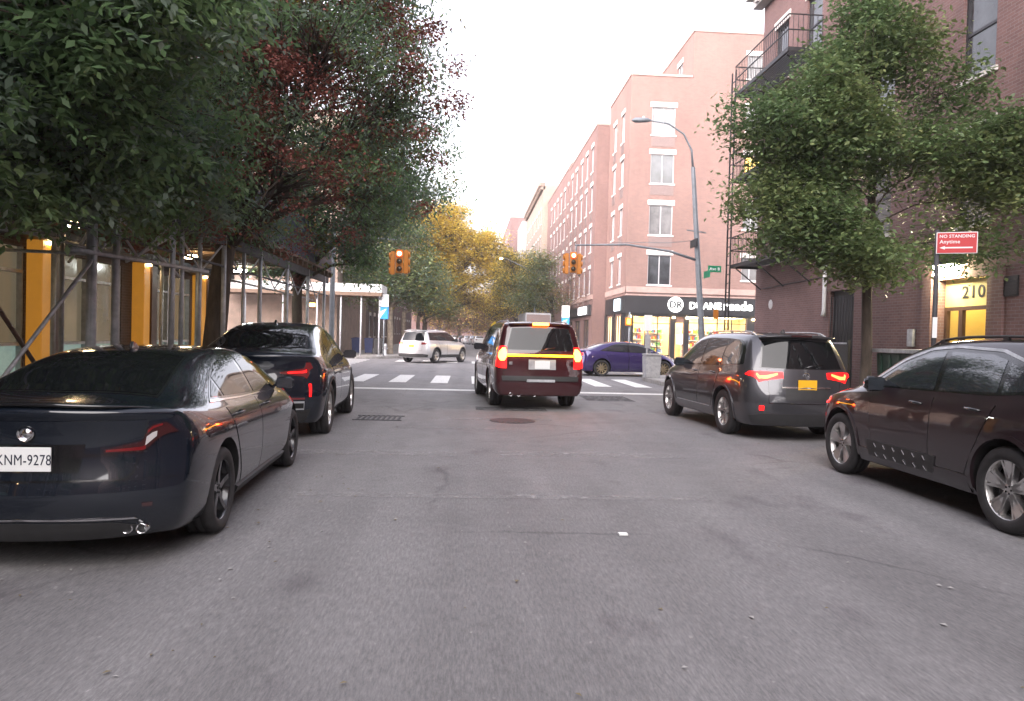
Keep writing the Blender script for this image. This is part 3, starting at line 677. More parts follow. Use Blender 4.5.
def highlander_like():
    L=4.89; hw=.965
    S=dict(name='parked_suv',cat='car',group='cars parked along the right kerb',L=L,hw=hw,zb=.24,paint='paint_grey',r=.375,ra=.425,ro=1.10,wb=2.79,
      label='grey SUV with lit brake lights and gold plate by the right kerb',
      st=[0,.05,.18,.45,.8,1.2,1.8,2.4,2.9,3.25,3.55,3.85,4.2,4.55,L-.14,L-.04,L],
      top=[(0,1.60),(.05,1.66),(.18,1.70),(.45,1.715),(1.2,1.735),(2.2,1.74),(2.7,1.72),(3.05,1.62),(3.35,1.44),(3.75,1.16),(4.2,1.10),(4.55,1.04),(L-.14,.96),(L,.86)],
      belt=[(0,1.10),(.3,1.12),(1.2,1.09),(3.4,1.03),(4.2,.98),(L-.15,.84),(L,.72)],
      plan=[(0,.88),(.05,.92),(.18,.96),(.45,.985),(1.1,1),(2.4,.99),(3.7,1),(L-.5,.96),(L-.14,.88),(L,.78)],
      roofw=[(0,.66),(.2,.69),(.8,.70),(2.6,.69),(3.2,.70),(3.8,.80),(4.5,.72),(L,.62)],
      rear=[(0,.12),(.35,.03),(.5,0),(.72,.0),(.85,.07),(1.05,.10),(1.25,.16),(1.6,.34),(1.75,.38)],front=[(0,.14),(.3,.02),(.6,0),(.9,.06),(1.1,.2)],pbr=.22,pbf=.32,crease=.5)
    outA=[(.55,1.19),(1.5,1.135),(2.5,1.115),(3.48,1.105)]; outB=[(.52,1.22),(.60,1.45),(.80,1.585),(1.4,1.615),(2.2,1.62),(2.7,1.585),(3.1,1.40),(3.52,1.13)]
    pl=[([(.66,1.205),(1.30,1.16)],[(.68,1.40),(.82,1.545),(1.30,1.585)]),([(1.37,1.155),(2.22,1.135)],[(1.37,1.588),(2.22,1.592)]),([(2.30,1.135),(3.40,1.125)],[(2.30,1.592),(2.68,1.56),(3.02,1.39),(3.40,1.145)])]
    cfg=dict(rim='alloy',style='split5',tw=.235,rr=.25,screen=(2.80,3.60,.58,.72),handles=[(1.60,1.02),(2.48,1.01)],mir=(3.22,1.14),mm='paint_grey',cladm='paint_grey',cw=.018,clad=True,
      bump=(.27,.44),rails=(.62,2.75,.60,0),railm='silver_metal',spoiler=(.30,1.665,.60,.28),head=([(-.40,.72),(-.1,.76),(.4,.86)],[(-.40,.84),(-.1,.90),(.38,.93)]),grille=(.45,.78),gate=(.60,.60,1.14),wiper=(.34,1.17),glass='car_glass_clear')
    c=suv(S,pl,(outA,outB),([(-.66,1.165),(-.3,1.15),(.3,1.15),(.66,1.165)],[(-.565,1.56),(0,1.60),(.565,1.56)]),0,[(1.62,2.26,1.30,2.26),(2.26,3.30,2.26,3.40)],(.42,1.09),cfg)
    for s in (1,-1):
        t=c.patch('tail_light','wr',[(-.60,1.0),(-.25,.945),(-.05,.93),(.12,.97),(.40,1.04)],[(-.60,1.09),(-.2,1.10),(0,1.10),(.2,1.095),(.36,1.09)],'tail_lit',.012,22,5,s)
        c.patch('brake_lamp','wr',[(-.52,1.045),(-.36,.98),(-.13,.985)],[(-.52,1.075),(-.34,1.03),(-.13,1.03)],'tail_core',.018,10,2,s,parent=t)
        c.patch('brake_lamp','wr',[(-.13,.975),(.0,.98),(.22,1.04)],[(-.13,1.02),(.0,1.035),(.22,1.07)],'tail_core',.018,10,2,s,parent=t)
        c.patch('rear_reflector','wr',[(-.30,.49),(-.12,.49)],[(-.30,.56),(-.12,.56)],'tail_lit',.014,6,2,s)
        c.patch('sill_chrome','side',[(1.65,.40),(3.3,.40)],[(1.65,.425),(3.3,.425)],'chrome',.012,14,1,s)
    c.patch('chrome_garnish','rear',[(-.40,.84),(.40,.84)],[(-.40,.865),(.40,.865)],'chrome',.018,12,1)
    c.patch('plate_recess','rear',[(-.36,.66),(.36,.66)],[(-.34,.835),(.34,.835)],'trim',.008,12,3)
    p=c.plate(.0,.90,'plate_gold',None)
    for i,x in enumerate((-.10,-.06,-.02,.03,.07,.11)): pass
    h,_=c.hit('rear',0,1.04); MB().lathe([(.052,0),(.052,.012),(.04,.014)],24,'y',(0,h.y-.02,1.04)).build('emblem',M['chrome'],c.root)
    h,_=c.hit('top',0,.95); MB().prism([(-.09,0),(.08,0),(-.02,.055),(-.06,.062)],lambda u,v,w:(w-.016,h.y+u,h.z+v-.004),.032).build('aerial_fin',M['paint_grey'],c.root,bevel=.006)
    return c
def terrain_like():
    L=4.63; hw=.92
    S=dict(name='parked_suv',cat='car',group='cars parked along the right kerb',L=L,hw=hw,zb=.23,paint='paint_plum',r=.365,ra=.42,ro=1.0,wb=2.725,
      label='dark plum SUV with silver wheels, the nearest car on the right',
      st=[0,.05,.18,.45,.8,1.2,1.8,2.3,2.7,3.0,3.3,3.6,3.9,4.25,L-.13,L-.04,L],
      top=[(0,1.52),(.05,1.58),(.18,1.62),(.45,1.64),(1.2,1.66),(2.0,1.66),(2.45,1.62),(2.8,1.50),(3.1,1.33),(3.45,1.12),(3.9,1.07),(4.25,1.02),(L-.13,.97),(L,.90)],
      belt=[(0,1.10),(.4,1.12),(1.2,1.075),(3.2,1.02),(3.9,.99),(L-.15,.90),(L,.78)],
      plan=[(0,.88),(.05,.92),(.18,.96),(.45,.985),(1.0,1),(2.3,.985),(3.5,1),(L-.45,.97),(L-.13,.90),(L,.82)],
      roofw=[(0,.63),(.2,.65),(.8,.67),(2.4,.665),(2.9,.70),(3.5,.78),(4.2,.72),(L,.64)],
      rear=[(0,.12),(.35,.03),(.5,0),(.75,.0),(.95,.06),(1.2,.14),(1.6,.34)],front=[(0,.14),(.3,.02),(.6,0),(.9,.03),(1.1,.16)],pbr=.22,pbf=.26,crease=.55)
    outA=[(.60,1.20),(1.3,1.135),(2.2,1.11),(3.18,1.095)]; outB=[(.62,1.22),(.95,1.42),(1.3,1.515),(1.9,1.54),(2.3,1.51),(2.7,1.38),(3.22,1.12)]
    pl=[([(.72,1.215),(1.14,1.17)],[(.74,1.23),(.95,1.36),(1.14,1.43)]),([(1.20,1.165),(1.98,1.132)],[(1.20,1.45),(1.40,1.495),(1.98,1.51)]),([(2.06,1.130),(3.10,1.115)],[(2.06,1.51),(2.30,1.485),(2.68,1.35),(3.10,1.135)])]
    cfg=dict(rim='alloy',style='wide5',tw=.235,rr=.262,screen=(2.55,3.32,.54,.70),handles=[(1.42,1.0),(2.26,.985)],hm='gloss_black',mir=(2.98,1.13),mm='gloss_black',cladm='paint_plum',cw=.03,
      bump=(.26,.44),rails=(.55,2.45,.60,0),railm='trim',spoiler=(.28,1.585,.56,.26),head=([(-.40,.80),(-.1,.80),(.30,.88)],[(-.40,.93),(-.1,.95),(.28,.965)]),grille=(.48,.85),gate=(.58,.60,1.13),glass='car_glass_clear')
    c=suv(S,pl,(outA,outB),([(-.62,1.18),(.62,1.18)],[(-.52,1.50),(0,1.53),(.52,1.50)]),0,[(1.50,2.02,1.16,2.02),(2.02,3.02,2.02,3.12)],(.40,1.06),cfg)
    for s in (1,-1):
        c.patch('tail_light','wr',[(-.32,.98),(0,.97),(.32,1.04)],[(-.32,1.10),(0,1.11),(.32,1.10)],'tail_red',.01,16,4,s)
        # bright strip along the window line and over the glass
        c.patch('chrome_strip','side',[(3.24,1.10),(2.7,1.38+.01),(2.3,1.515),(1.9,1.545),(1.3,1.52),(.95,1.425)],[(3.27,1.12),(2.71,1.405),(2.3,1.54),(1.9,1.568),(1.29,1.545),(.93,1.445)],'silver_metal',.008,34,1,s)
        c.patch('side_marker','wf',[(.34,.80),(.52,.82)],[(.34,.83),(.52,.845)],'tail_lit',.008,6,1,s,label='small glowing red side marker')
        # ribbed lower door moulding
        m0=c.patch('lower_door_moulding','side',[(1.95,.33),(3.08,.33)],[(1.90,.50),(3.10,.50)],'trim',.014,16,3,s,depth=.03)
        for i in range(6):
            y=2.05+i*.17
            c.patch('moulding_stud','side',[(y,.44),(y+.035,.48)],[(y+.012,.435),(y+.047,.475)],'chrome',.019,2,1,s,parent=m0)
            c.patch('moulding_stud','side',[(y,.34),(y+.035,.38)],[(y+.012,.335),(y+.047,.375)],'chrome',.019,2,1,s,parent=m0)
    return c
def tahoe_like():
    L=5.18; hw=.975
    S=dict(name='moving_suv',cat='car',L=L,hw=hw,zb=.30,paint='paint_maroon_glow',r=.40,ra=.455,ro=1.22,wb=2.95,
      label='large dark red-lit SUV braking in the middle of the road before the crossing',
      st=[0,.05,.18,.45,.8,1.2,1.8,2.4,3.0,3.3,3.6,3.9,4.2,4.6,L-.12,L-.04,L],
      top=[(0,1.80),(.05,1.84),(.18,1.87),(.6,1.88),(2.0,1.89),(2.8,1.87),(3.2,1.72),(3.5,1.52),(3.85,1.30),(4.2,1.27),(4.6,1.24),(L-.12,1.18),(L,1.08)],
      belt=[(0,1.18),(.3,1.19),(3.6,1.15),(4.4,1.12),(L-.1,1.02),(L,.9)],
      plan=[(0,.92),(.05,.955),(.18,.985),(.6,1),(2.4,1),(4,1),(L-.4,.97),(L-.12,.92),(L,.86)],
      roofw=[(0,.735),(.2,.755),(2.8,.755),(3.3,.80),(3.9,.86),(4.6,.82),(L,.76)],
      rear=[(0,.08),(.45,.02),(.62,0),(.78,.0),(.85,.05),(1.2,.06),(1.85,.24)],front=[(0,.1),(.5,0),(1.1,.05)],pbr=.10,pbf=.2,crease=.5,rcrease=.2)
    outA=[(.35,1.26),(3.75,1.24)]; outB=[(.40,1.72),(2.6,1.76),(3.0,1.70),(3.40,1.50),(3.75,1.26)]
    pl=[([(.45,1.29),(1.35,1.28)],[(.50,1.68),(1.35,1.70)]),([(1.45,1.28),(2.35,1.275)],[(1.45,1.70),(2.35,1.72)]),([(2.45,1.275),(3.62,1.265)],[(2.45,1.72),(2.9,1.67),(3.3,1.49),(3.62,1.28)])]
    cfg=dict(rim='alloy',style='five',tw=.275,rr=.265,screen=(3.05,3.72,.68,.84),handles=[(1.75,1.12),(2.70,1.11)],mir=(3.50,1.28),mm='trim',cladm='paint_maroon_glow',cw=.03,
      bump=(.34,.60),bmat='paint_maroon_glow',rails=(.45,2.9,.64,0),railm='silver_metal',spoiler=(.17,1.83,.66,.26),hbl='tail_core_hot',head=([(-.40,.88),(.25,.95)],[(-.40,1.06),(.25,1.06)]),grille=(.6,1.02),gate=(.78,.70,1.20),glass='car_glass',rglass='car_glass',wiper=(.30,1.27))
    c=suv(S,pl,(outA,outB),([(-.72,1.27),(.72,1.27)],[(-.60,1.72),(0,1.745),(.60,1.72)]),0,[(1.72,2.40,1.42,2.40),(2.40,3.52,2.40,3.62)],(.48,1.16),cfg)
    for s in (1,-1):
        t=c.patch('tail_light','wr',[(-.22,.88),(0,.88),(.18,.92)],[(-.19,1.33),(0,1.34),(.16,1.33)],'tail_lit',.014,12,8,s)
        c.patch('brake_lamp','wr',[(-.20,1.11),(-.12,1.04),(.02,1.04),(.10,1.11)],[(-.20,1.22),(-.12,1.30),(.02,1.30),(.10,1.22)],'tail_core_hot',.02,10,4,s,parent=t)
        c.patch('rear_reflector','wr',[(-.22,.62),(-.10,.62)],[(-.22,.68),(-.10,.68)],'tail_red',.016,4,1,s)
    MB().box(-.72,.72,.035,.07,1.135,1.175).build('amber_light_bar',M['amber_bar'],c.root,bevel=.006)
    c.patch('number_plate_recess','rear',[(-.26,.86),(.32,.86)],[(-.26,1.07),(.32,1.07)],'bin_grey',.012,10,4)
    c.plate(.03,.96,'plate_white',None,.32,.17)
    c.patch('bumper_step','rear',[(-.80,.62),(.80,.62)],[(-.82,.72),(.82,.72)],'trim',.028,16,3,depth=.06)
    MB().box(-.30,.30,-.015,.06,.60,.655).build('tow_bar',M['silver_metal'],c.root,bevel=.006)
    for x in (-.62,-.45,-.12): MB().lathe([(.035,.1),(.04,0),(.032,.0),(.03,.09)],14,'y',(x,.06,.33)).build('exhaust_tip',M['chrome'],c.root)
    h,_=c.hit('rear',-.62,.99); MB().box(-.67,-.60,h.y-.02,h.y-.006,.955,1.02).build('emblem',M['chrome'],c.root,bevel=.005)
    return c
def coupe_suv():
    L=4.92; hw=.995
    S=dict(name='parked_coupe_suv',cat='car',group='cars parked along the left kerb',L=L,hw=hw,zb=.24,paint='paint_navy',r=.385,ra=.435,ro=1.06,wb=2.93,
      label='black sloping-roof SUV with wide red tail lights parked ahead of the black saloon',
      st=[0,.04,.14,.42,.8,1.2,1.6,2.05,2.5,2.95,3.3,3.6,3.9,4.3,L-.2,L-.06,L],
      top=[(0,1.19),(.04,1.225),(.14,1.25),(.36,1.275),(.8,1.43),(1.2,1.56),(1.6,1.645),(2.05,1.69),(2.5,1.69),(2.95,1.60),(3.3,1.42),(3.6,1.22),(3.9,1.14),(4.3,1.08),(L-.2,.98),(L-.06,.92),(L,.86)],
      belt=[(0,1.10),(.14,1.13),(.6,1.13),(1.4,1.09),(3.4,1.05),(4.2,1.0),(L-.2,.86),(L,.75)],
      plan=[(0,.88),(.04,.92),(.14,.955),(.42,.99),(1.1,1.0),(2.4,.975),(3.6,.99),(L-.5,.96),(L-.2,.9),(L,.78)],
      roofw=[(0,.82),(.36,.79),(.8,.70),(1.2,.64),(1.6,.61),(2.5,.61),(2.95,.65),(3.4,.72),(3.8,.80),(4.4,.74),(L,.62)],
      rear=[(0,.14),(.3,.06),(.48,0),(.72,.0),(.86,.06),(1.08,.08),(1.18,.03),(1.3,0)],front=[(0,.14),(.4,0),(.7,.02),(1.0,.15)],pbr=.30,pbf=.36,lip=True,crease=.30,sh=.915)
    outA=[(1.0,1.19),(1.9,1.15),(3.45,1.125)]; outB=[(1.03,1.215),(1.35,1.36),(1.75,1.52),(2.15,1.59),(2.5,1.585),(2.9,1.50),(3.2,1.33),(3.48,1.145)]
    pl=[([(1.14,1.21),(1.42,1.195)],[(1.15,1.22),(1.42,1.345)]),([(1.50,1.19),(2.26,1.165)],[(1.50,1.37),(1.78,1.48),(2.1,1.545),(2.26,1.55)]),([(2.34,1.165),(3.36,1.145)],[(2.34,1.55),(2.55,1.545),(2.88,1.465),(3.12,1.33),(3.36,1.165)])]
    c=Car(S); c.wheels(.285,'alloy','multi',rr=.262)
    panes(c,(outA,outB),pl)
    c.patch('rear_window_surround','top',[(-.70,.42),(0,.36),(.70,.42)],[(-.55,1.42),(0,1.50),(.55,1.42)],'gloss_black',.003,18,10)
    c.patch('rear_window','top',[(-.67,.46),(0,.40),(.67,.46)],[(-.53,1.38),(0,1.46),(.53,1.38)],'car_glass',.006,18,10)
    c.patch('windscreen','top',[(-.55,2.82),(0,2.9),(.55,2.82)],[(-.70,3.50),(0,3.64),(.70,3.50)],'car_glass',.004,18,8)
    door_set(c,[(1.62,2.30,1.25,2.30),(2.30,3.36,2.30,3.45)],.42,1.10)
    c.handle(1.55,1.02,'paint_navy'); c.handle(2.5,1.01,'paint_navy'); c.mirror(hw-.03,3.28,1.15,'paint_navy',(.12,.06,.085))
    arch_trim(c,'trim',.035)
    c.patch('shut_gap','rear',[(-.66,.70),(.66,.70)],[(-.74,1.12),(.74,1.12)],'gloss_black',.0015,18,6,depth=.003)
    c.patch('tailgate','rear',[(-.65,.71),(.65,.71)],[(-.73,1.12),(.73,1.12)],'paint_navy',.005,18,6,depth=.005)
    for s in (1,-1):
        t=c.patch('tail_light','wr',[(-.60,.945),(-.40,.915),(-.2,.89),(.0,.87),(.22,.93),(.34,1.02)],[(-.60,.965),(-.40,1.00),(-.2,1.035),(0,1.06),(.18,1.09),(.34,1.10)],'tail_red',.012,26,6,s)
        c.patch('lamp_band','wr',[(-.50,.95),(-.2,.955),(.05,.965)],[(-.50,.965),(-.2,.985),(.05,1.0)],'tail_lit',.017,12,1,s,parent=t,label='faintly glowing light band')
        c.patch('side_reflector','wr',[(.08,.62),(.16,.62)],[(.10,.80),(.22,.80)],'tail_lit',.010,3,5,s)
        c.patch('exhaust_surround','wr',[(-.46,.44),(-.22,.44)],[(-.48,.56),(-.20,.56)],'silver_metal',.016,8,3,s,depth=.03)
        c.patch('exhaust_tip','wr',[(-.43,.465),(-.25,.465)],[(-.44,.535),(-.24,.535)],'arch',.020,6,2,s)
        c.patch('lower_bumper','wr',[(-hw,.27),(-.3,.27),(.2,.30)],[(-hw,.42),(-.3,.42),(.2,.45)],'trim',.010,20,4,s,depth=.03)
        c.patch('rear_reflector','wr',[(-.60,.585),(-.18,.585)],[(-.60,.61),(-.18,.61)],'tail_red',.012,8,1,s)
        c.patch('headlight','wf',[(-.45,.70),(.3,.80)],[(-.45,.80),(.28,.90)],'headlamp',.006,14,3,s)
    p=c.plate(0,.86,'plate_white')
    h,_=c.hit('rear',0,1.045); MB().lathe([(.045,0),(.045,.014),(0,.016)],24,'y',(0,h.y-.02,1.045)).build('emblem',M['sign_white'],c.root)
    h,_=c.hit('top',0,1.75); MB().prism([(-.09,0),(.08,0),(-.02,.055),(-.06,.062)],lambda u,v,w:(w-.016,h.y+u,h.z+v-.004),.032).build('aerial_fin',M['gloss_black'],c.root,bevel=.006)
    return c
def jeep_like(paintm='paint_silver'):
    L=5.0; hw=.97
    S=dict(name='turning_suv',cat='car',L=L,hw=hw,zb=.28,paint=paintm,r=.38,ra=.44,ro=1.1,wb=3.0,
      label='silver SUV with gold plate turning across the junction on the left',
      st=[0,.05,.18,.45,.8,1.2,1.8,2.4,2.9,3.2,3.5,3.8,4.2,4.6,L-.12,L-.04,L],
      top=[(0,1.68),(.05,1.72),(.18,1.75),(.6,1.77),(2.0,1.79),(2.7,1.76),(3.1,1.60),(3.4,1.40),(3.7,1.21),(4.2,1.17),(4.6,1.13),(L-.12,1.06),(L,.96)],
      belt=[(0,1.13),(.3,1.14),(3.4,1.09),(4.2,1.06),(L-.1,.94),(L,.84)],
      plan=[(0,.90),(.05,.94),(.18,.975),(.6,1),(2.4,1),(3.8,1),(L-.4,.96),(L-.12,.9),(L,.82)],
      roofw=[(0,.63),(.2,.66),(2.7,.66),(3.2,.72),(3.8,.82),(4.6,.76),(L,.68)],
      rear=[(0,.12),(.4,.02),(.6,0),(.8,.03),(1.15,.10),(1.75,.32)],front=[(0,.1),(.5,0),(1.1,.08)],pbr=.18,pbf=.24,crease=.35,sub=2)
    outA=[(.45,1.22),(3.42,1.18)]; outB=[(.55,1.62),(2.5,1.67),(2.9,1.60),(3.42,1.20)]
    pl=[([(.55,1.25),(1.30,1.235)],[(.63,1.58),(1.30,1.60)]),([(1.38,1.23),(2.20,1.22)],[(1.38,1.60),(2.20,1.62)]),([(2.28,1.22),(3.32,1.20)],[(2.28,1.62),(2.8,1.57),(3.32,1.22)])]
    cfg=dict(rim='alloy',style='five',rr=.26,screen=(2.95,3.55,.60,.76),handles=[(1.6,1.06),(2.5,1.05)],mir=(3.22,1.22),mm='trim',cladm='trim',cw=.04,
      bump=(.32,.50),rails=(.5,2.7,.6,0),railm='chrome',spoiler=(.26,1.72,.62,.28),head=([(-.40,.84),(.25,.92)],[(-.40,.96),(.25,1.0)]),grille=(.6,.95),gate=(.62,.66,1.15),glass='car_glass')
    c=suv(S,pl,(outA,outB),([(-.66,1.20),(.66,1.20)],[(-.58,1.60),(0,1.63),(.58,1.60)]),0,[(1.66,2.24,1.34,2.24),(2.24,3.3,2.24,3.38)],(.46,1.13),cfg)
    for s in (1,-1): c.patch('tail_light','wr',[(-.42,.98),(.25,1.0)],[(-.42,1.10),(.25,1.11)],'tail_red',.012,12,3,s)
    c.patch('tail_light','wr',[(-.35,1.0),(0,1.0)],[(-.35,1.08),(0,1.08)],'tail_core',.02,8,2,-1,label='lit brake light')
    c.plate(0,.90,'plate_gold')
    return c

M['paint_black']=paint('black_car_paint',(.005,.008,.014),metal=0,rough=.2)
M['paint_navy']=paint('blue_black_car_paint',(.005,.008,.015),metal=0,rough=.2)
M['paint_grey']=paint('grey_car_paint',(.055,.055,.062),metal=.5)
M['paint_plum']=paint('dark_plum_car_paint',(.018,.010,.013),metal=0)
M['paint_maroon_glow']=paint('maroon_glow_car_paint',(.034,.006,.009),metal=.0)  # dark maroon with the brake lamps' red glow put into the colour
M['paint_silver']=paint('silver_car_paint',(.50,.50,.51),metal=.6)
M['paint_blue']=paint('indigo_car_paint',(.045,.030,.125),metal=.5)
M['paint_white']=paint('white_car_paint',(.65,.65,.65),metal=0)

def place(c, side, wx, wy, rz):
    """put the car so that its rear wheel on `side` touches the road at wx, wy"""
    lx,ly=side*(c.hw-.03),c.S['ro']
    c.root.location=(wx-(lx*math.cos(rz)-ly*math.sin(rz)), wy-(lx*math.sin(rz)+ly*math.cos(rz)),0)
    c.root.rotation_euler=(0,0,rz)

if PARTS['cars']:
    a=sedan('parked_saloon','glossy black saloon with white rear plate parked nearest on the left','cars parked along the left kerb','paint_black','black_alloy','five','plate_white','KNM-9278'); place(a,1,-1.84,5.72,R(2.8)); a.root.scale=(1,1,.965)
    b=coupe_suv(); place(b,1,-2.07,11.34,R(2.6))
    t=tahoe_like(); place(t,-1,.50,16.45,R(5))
    h=highlander_like(); place(h,-1,4.34,12.2,R(3.3))
    g=terrain_like(); place(g,-1,4.54,5.9,R(.3))
    j=jeep_like(); place(j,1,-1.64,39.3,R(-27))
    p=sedan('crossing_saloon','indigo saloon driving across the junction behind the litter bin',None,'paint_blue','gold_alloy','ten',None,None,4.65,.90,False,True,2,'car_glass_clear'); 
    p.root.location=(4.35,30.5,0); p.root.rotation_euler=(0,0,R(-82))
    tag(p.root,None,None,None); 
    # parked row far down the street
    for i,(x,y,rz,pm,kind) in enumerate([(1.9,112,6,'paint_white','s'),(1.1,119,7,'paint_silver','s'),(.2,126.5,8,'paint_white','j'),(-.9,134,9,'paint_grey','s'),(-2.3,142,10,'paint_white','s')]):
        lab=['white saloon at the near end of the far parked row','pale silver saloon second in the far parked row','white estate car third in the far parked row','grey saloon fourth in the far parked row, far down the street','white saloon at the far end of the distant parked row'][i]
        q=sedan('distant_parked_car',lab,'distant cars parked down the street',pm,'alloy','five',None,None,4.7,.9,False,False,1,H=1.45)
        q.root.location=(x,y,0); q.root.rotation_euler=(0,0,R(rz))
# ------------------------------------------------------------------ ground, roads, pavements
st=lambda o:tag(o,kind='structure')
KL,KR=-4.35,6.65          # kerb lines of the street
FL,FR=-8.4,10.2           # building lines
A0,A1=29.6,43.6           # near and far kerb of the cross avenue
st(MB().box(-600,600,-300,900,-.5,-.01).build('ground',M['asphalt']))
rd=MB(); rd.add([(-120,-40,0),(120,-40,0),(120,400,0),(-120,400,0)],[(0,1,2,3)]); st(rd.build('road',M['asphalt']))
def pave(poly,name='pavement'):
    # slab with a rounded kerb stone along its edge
    inner=poly
    mb=MB(); mb.prism(poly,lambda u,v,w:(u,v,w),.135); return st(mb.build(name,[M['pavement']]))
def corner(cx,cy,r,a0,a1,n=8):
    return [(cx+r*math.cos(R(a0+(a1-a0)*i/n)),cy+r*math.sin(R(a0+(a1-a0)*i/n))) for i in range(n+1)]
r=2.6
pave([(-60,-40),(KL,-40)]+corner(KL-r,A0-r,r,0,90)+[(-60,A0)])
pave([(60,A0)]+corner(KR+r,A0-r,r,90,180)+[(KR,-40),(60,-40)])
pave([(-60,A1)]+corner(KL-r,A1+r,r,-90,0)+[(KL,78),(-6,112),(-10,165),(-60,165)])
pave([(60,A1),(60,200),(-2,200),(-.6,160),(3.2,118),(KR-.4,84)]+corner(KR+r,A1+r,r,180,270))
def kerb(pts,name='kerb'):
    mb=MB()
    for (a,b) in zip(pts[:-1],pts[1:]): mb.bar((a[0],a[1],.066),(b[0],b[1],.066),.15,.146)
    st(mb.build(name,M['kerb'],bevel=.012))
kerb([(KL,-12)]+corner(KL-r,A0-r,r,0,90)+[(-40,A0)]); kerb([(KR,-12)]+[(x,y) for x,y in corner(KR+r,A0-r,r,180,90)]+[(40,A0)])
kerb([(-40,A1)]+corner(KL-r,A1+r,r,-90,0)+[(KL,78),(-6,112)]); kerb([(40,A1)]+corner(KR+r,A1+r,r,270,180)+[(KR-.4,84),(3.2,118)])
def sheet(name,rects,m,z=.004,nx=1):
    mb=MB()
    for x0,x1,y0,y1 in rects: mb.add([(x0,y0,z),(x1,y0,z),(x1,y1,z),(x0,y1,z)],[(0,1,2,3)])
    return st(mb.build(name,m,fix=False))
sheet('stop_line',[(KL+.1,KR-.1,20.35,20.85)],M['white_line'])
sheet('crosswalk',[(x,x+.55,23.4,27.6) for x in np.arange(KL+.55,KR-.6,1.32)],M['white_line'])
sheet('crosswalk_far',[(x,x+.55,A1-3.6,A1-.5) for x in np.arange(KL+.3,KR-.5,1.32)],M['white_line']) if False else None
sheet('far_crosswalk',[(x,x+.6,40.2,43.2) for x in np.arange(KL+.4,KR-.5,1.4)],M['white_line'])
sheet('avenue_crosswalk',[(KL-5.2,KL-1.2,y,y+.5) for y in np.arange(A0+.6,A1-.5,1.3)]+[(KR+1.0,KR+4.6,y,y+.5) for y in np.arange(A0+.6,A1-.5,1.3)],M['white_line'])
sheet('avenue_lane_line',[(-60,-12,36.5,36.62),(14,60,36.5,36.62)],M['white_line'])
sheet('worn_marking',[(-2.2,-.1,9.35,9.75),(.45,2.9,9.45,9.85),(-1.6,2.4,6.95,7.15),(-.3,1.6,13.5,13.7),(-.9,.5,12.1,12.25)],M['faint_line'])
sheet('tar_patch',[(-4.2,-2.9,2.2,4.3),(.2,1.7,15.2,15.9),(3.0,4.2,18,19.6),(-3.6,-2.7,8.9,9.1)],M['tar'],.0045)

# manhole and gully
mh=MB(); mh.lathe([(.42,.002),(.42,.008),(.36,.008),(.355,.003),(.35,.008),(0,.008)],36,'z',(.85,13.4,0),smooth=False)
for i in range(-3,4):
    w=math.sqrt(max(0,.33**2-(i*.095)**2)); mh.box(.85+i*.095-.02,.85+i*.095+.02,13.4-w,13.4+w,.008,.013)
tag(mh.build('manhole_cover',M['dark_steel']),'round iron manhole cover set in the road behind the braking SUV','manhole cover')
gr=MB()
for i in range(9): gr.box(-1.95+i*.09,-1.91+i*.09,13.1,13.75,.002,.012)
gr.box(-2.0,-1.14,13.06,13.1,.002,.013); gr.box(-2.0,-1.14,13.75,13.79,.002,.013)
tag(gr.build('drain_grate',M['dark_steel']),'barred iron drain grate in the road beside the sloping-roof SUV','drain grate')
# litter and fallen leaves
mb=MB()
for i in range(700):
    if i<260: x,y=rng.uniform(-3.4,-1.0),rng.uniform(3,20)
    elif i<420: x,y=rng.uniform(-2,6),rng.uniform(2.2,19)
    else: 
        s=rng.random()<.5; x=(rng.normal(KL+.25,.2) if s else rng.normal(KR-.25,.2)); y=rng.uniform(2,29)
    a=rng.uniform(0,PI); l=rng.uniform(.008,.024); w=l*rng.uniform(.4,.8); z=.006+rng.random()*.01
    c,s2=math.cos(a),math.sin(a)
    mb.add([(x-l*c,y-l*s2,z),(x+w*s2,y-w*c,z+.006),(x+l*c,y+l*s2,z),(x-w*s2,y+w*c,z+.004)],[(0,1,2,3)],int(rng.random()<.35))
tag(mb.build('leaf_litter',[mat('pale_dry_leaf',(.16,.13,.08),.8),mat('paper_scrap',(.30,.29,.28),.8)],fix=False),None,None,None,'stuff')
o=MB().box(1.34,1.41,5.66,5.72,.005,.016).build('paper_scrap',M['plate_white']); tag(o,'small square white scrap of paper lying on the road right of centre','litter')
o.rotation_euler=(0,0,.02)

# ------------------------------------------------------------------ buildings
def wall_holes(mb, fn, u0,u1,z0,z1, holes, depth=.16, m=0):
    """wall sheet in plane fn(u,z,w) (w = depth into the building) with rectangular openings and their reveals"""
    us=sorted({u0,u1,*[h[0] for h in holes],*[h[1] for h in holes]}); zs=sorted({z0,z1,*[h[2] for h in holes],*[h[3] for h in holes]})
    for a,b in zip(us[:-1],us[1:]):
        for c,d in zip(zs[:-1],zs[1:]):
            mu,mz=(a+b)/2,(c+d)/2
            if any(h[0]<mu<h[1] and h[2]<mz<h[3] for h in holes): continue
            mb.add([fn(a,c,0),fn(b,c,0),fn(b,d,0),fn(a,d,0)],[(0,1,2,3)],m)
    for h in holes:
        a,b,c,d=h[:4]
        q=[(a,c),(b,c),(b,d),(a,d)]
        for i in range(4):
            p,r_=q[i],q[(i+1)%4]
            mb.add([fn(*p,0),fn(*r_,0),fn(*r_,depth),fn(*p,depth)],[(0,1,2,3)],m)
def box_uv(mb,fn,u0,u1,z0,z1,w0,w1,m=0):
    vs=[fn(u,z,w) for w in (w0,w1) for z in (z0,z1) for u in (u0,u1)]
    mb.add(vs,[(0,1,3,2),(4,6,7,5),(0,4,5,1),(2,3,7,6),(0,2,6,4),(1,5,7,3)],m)
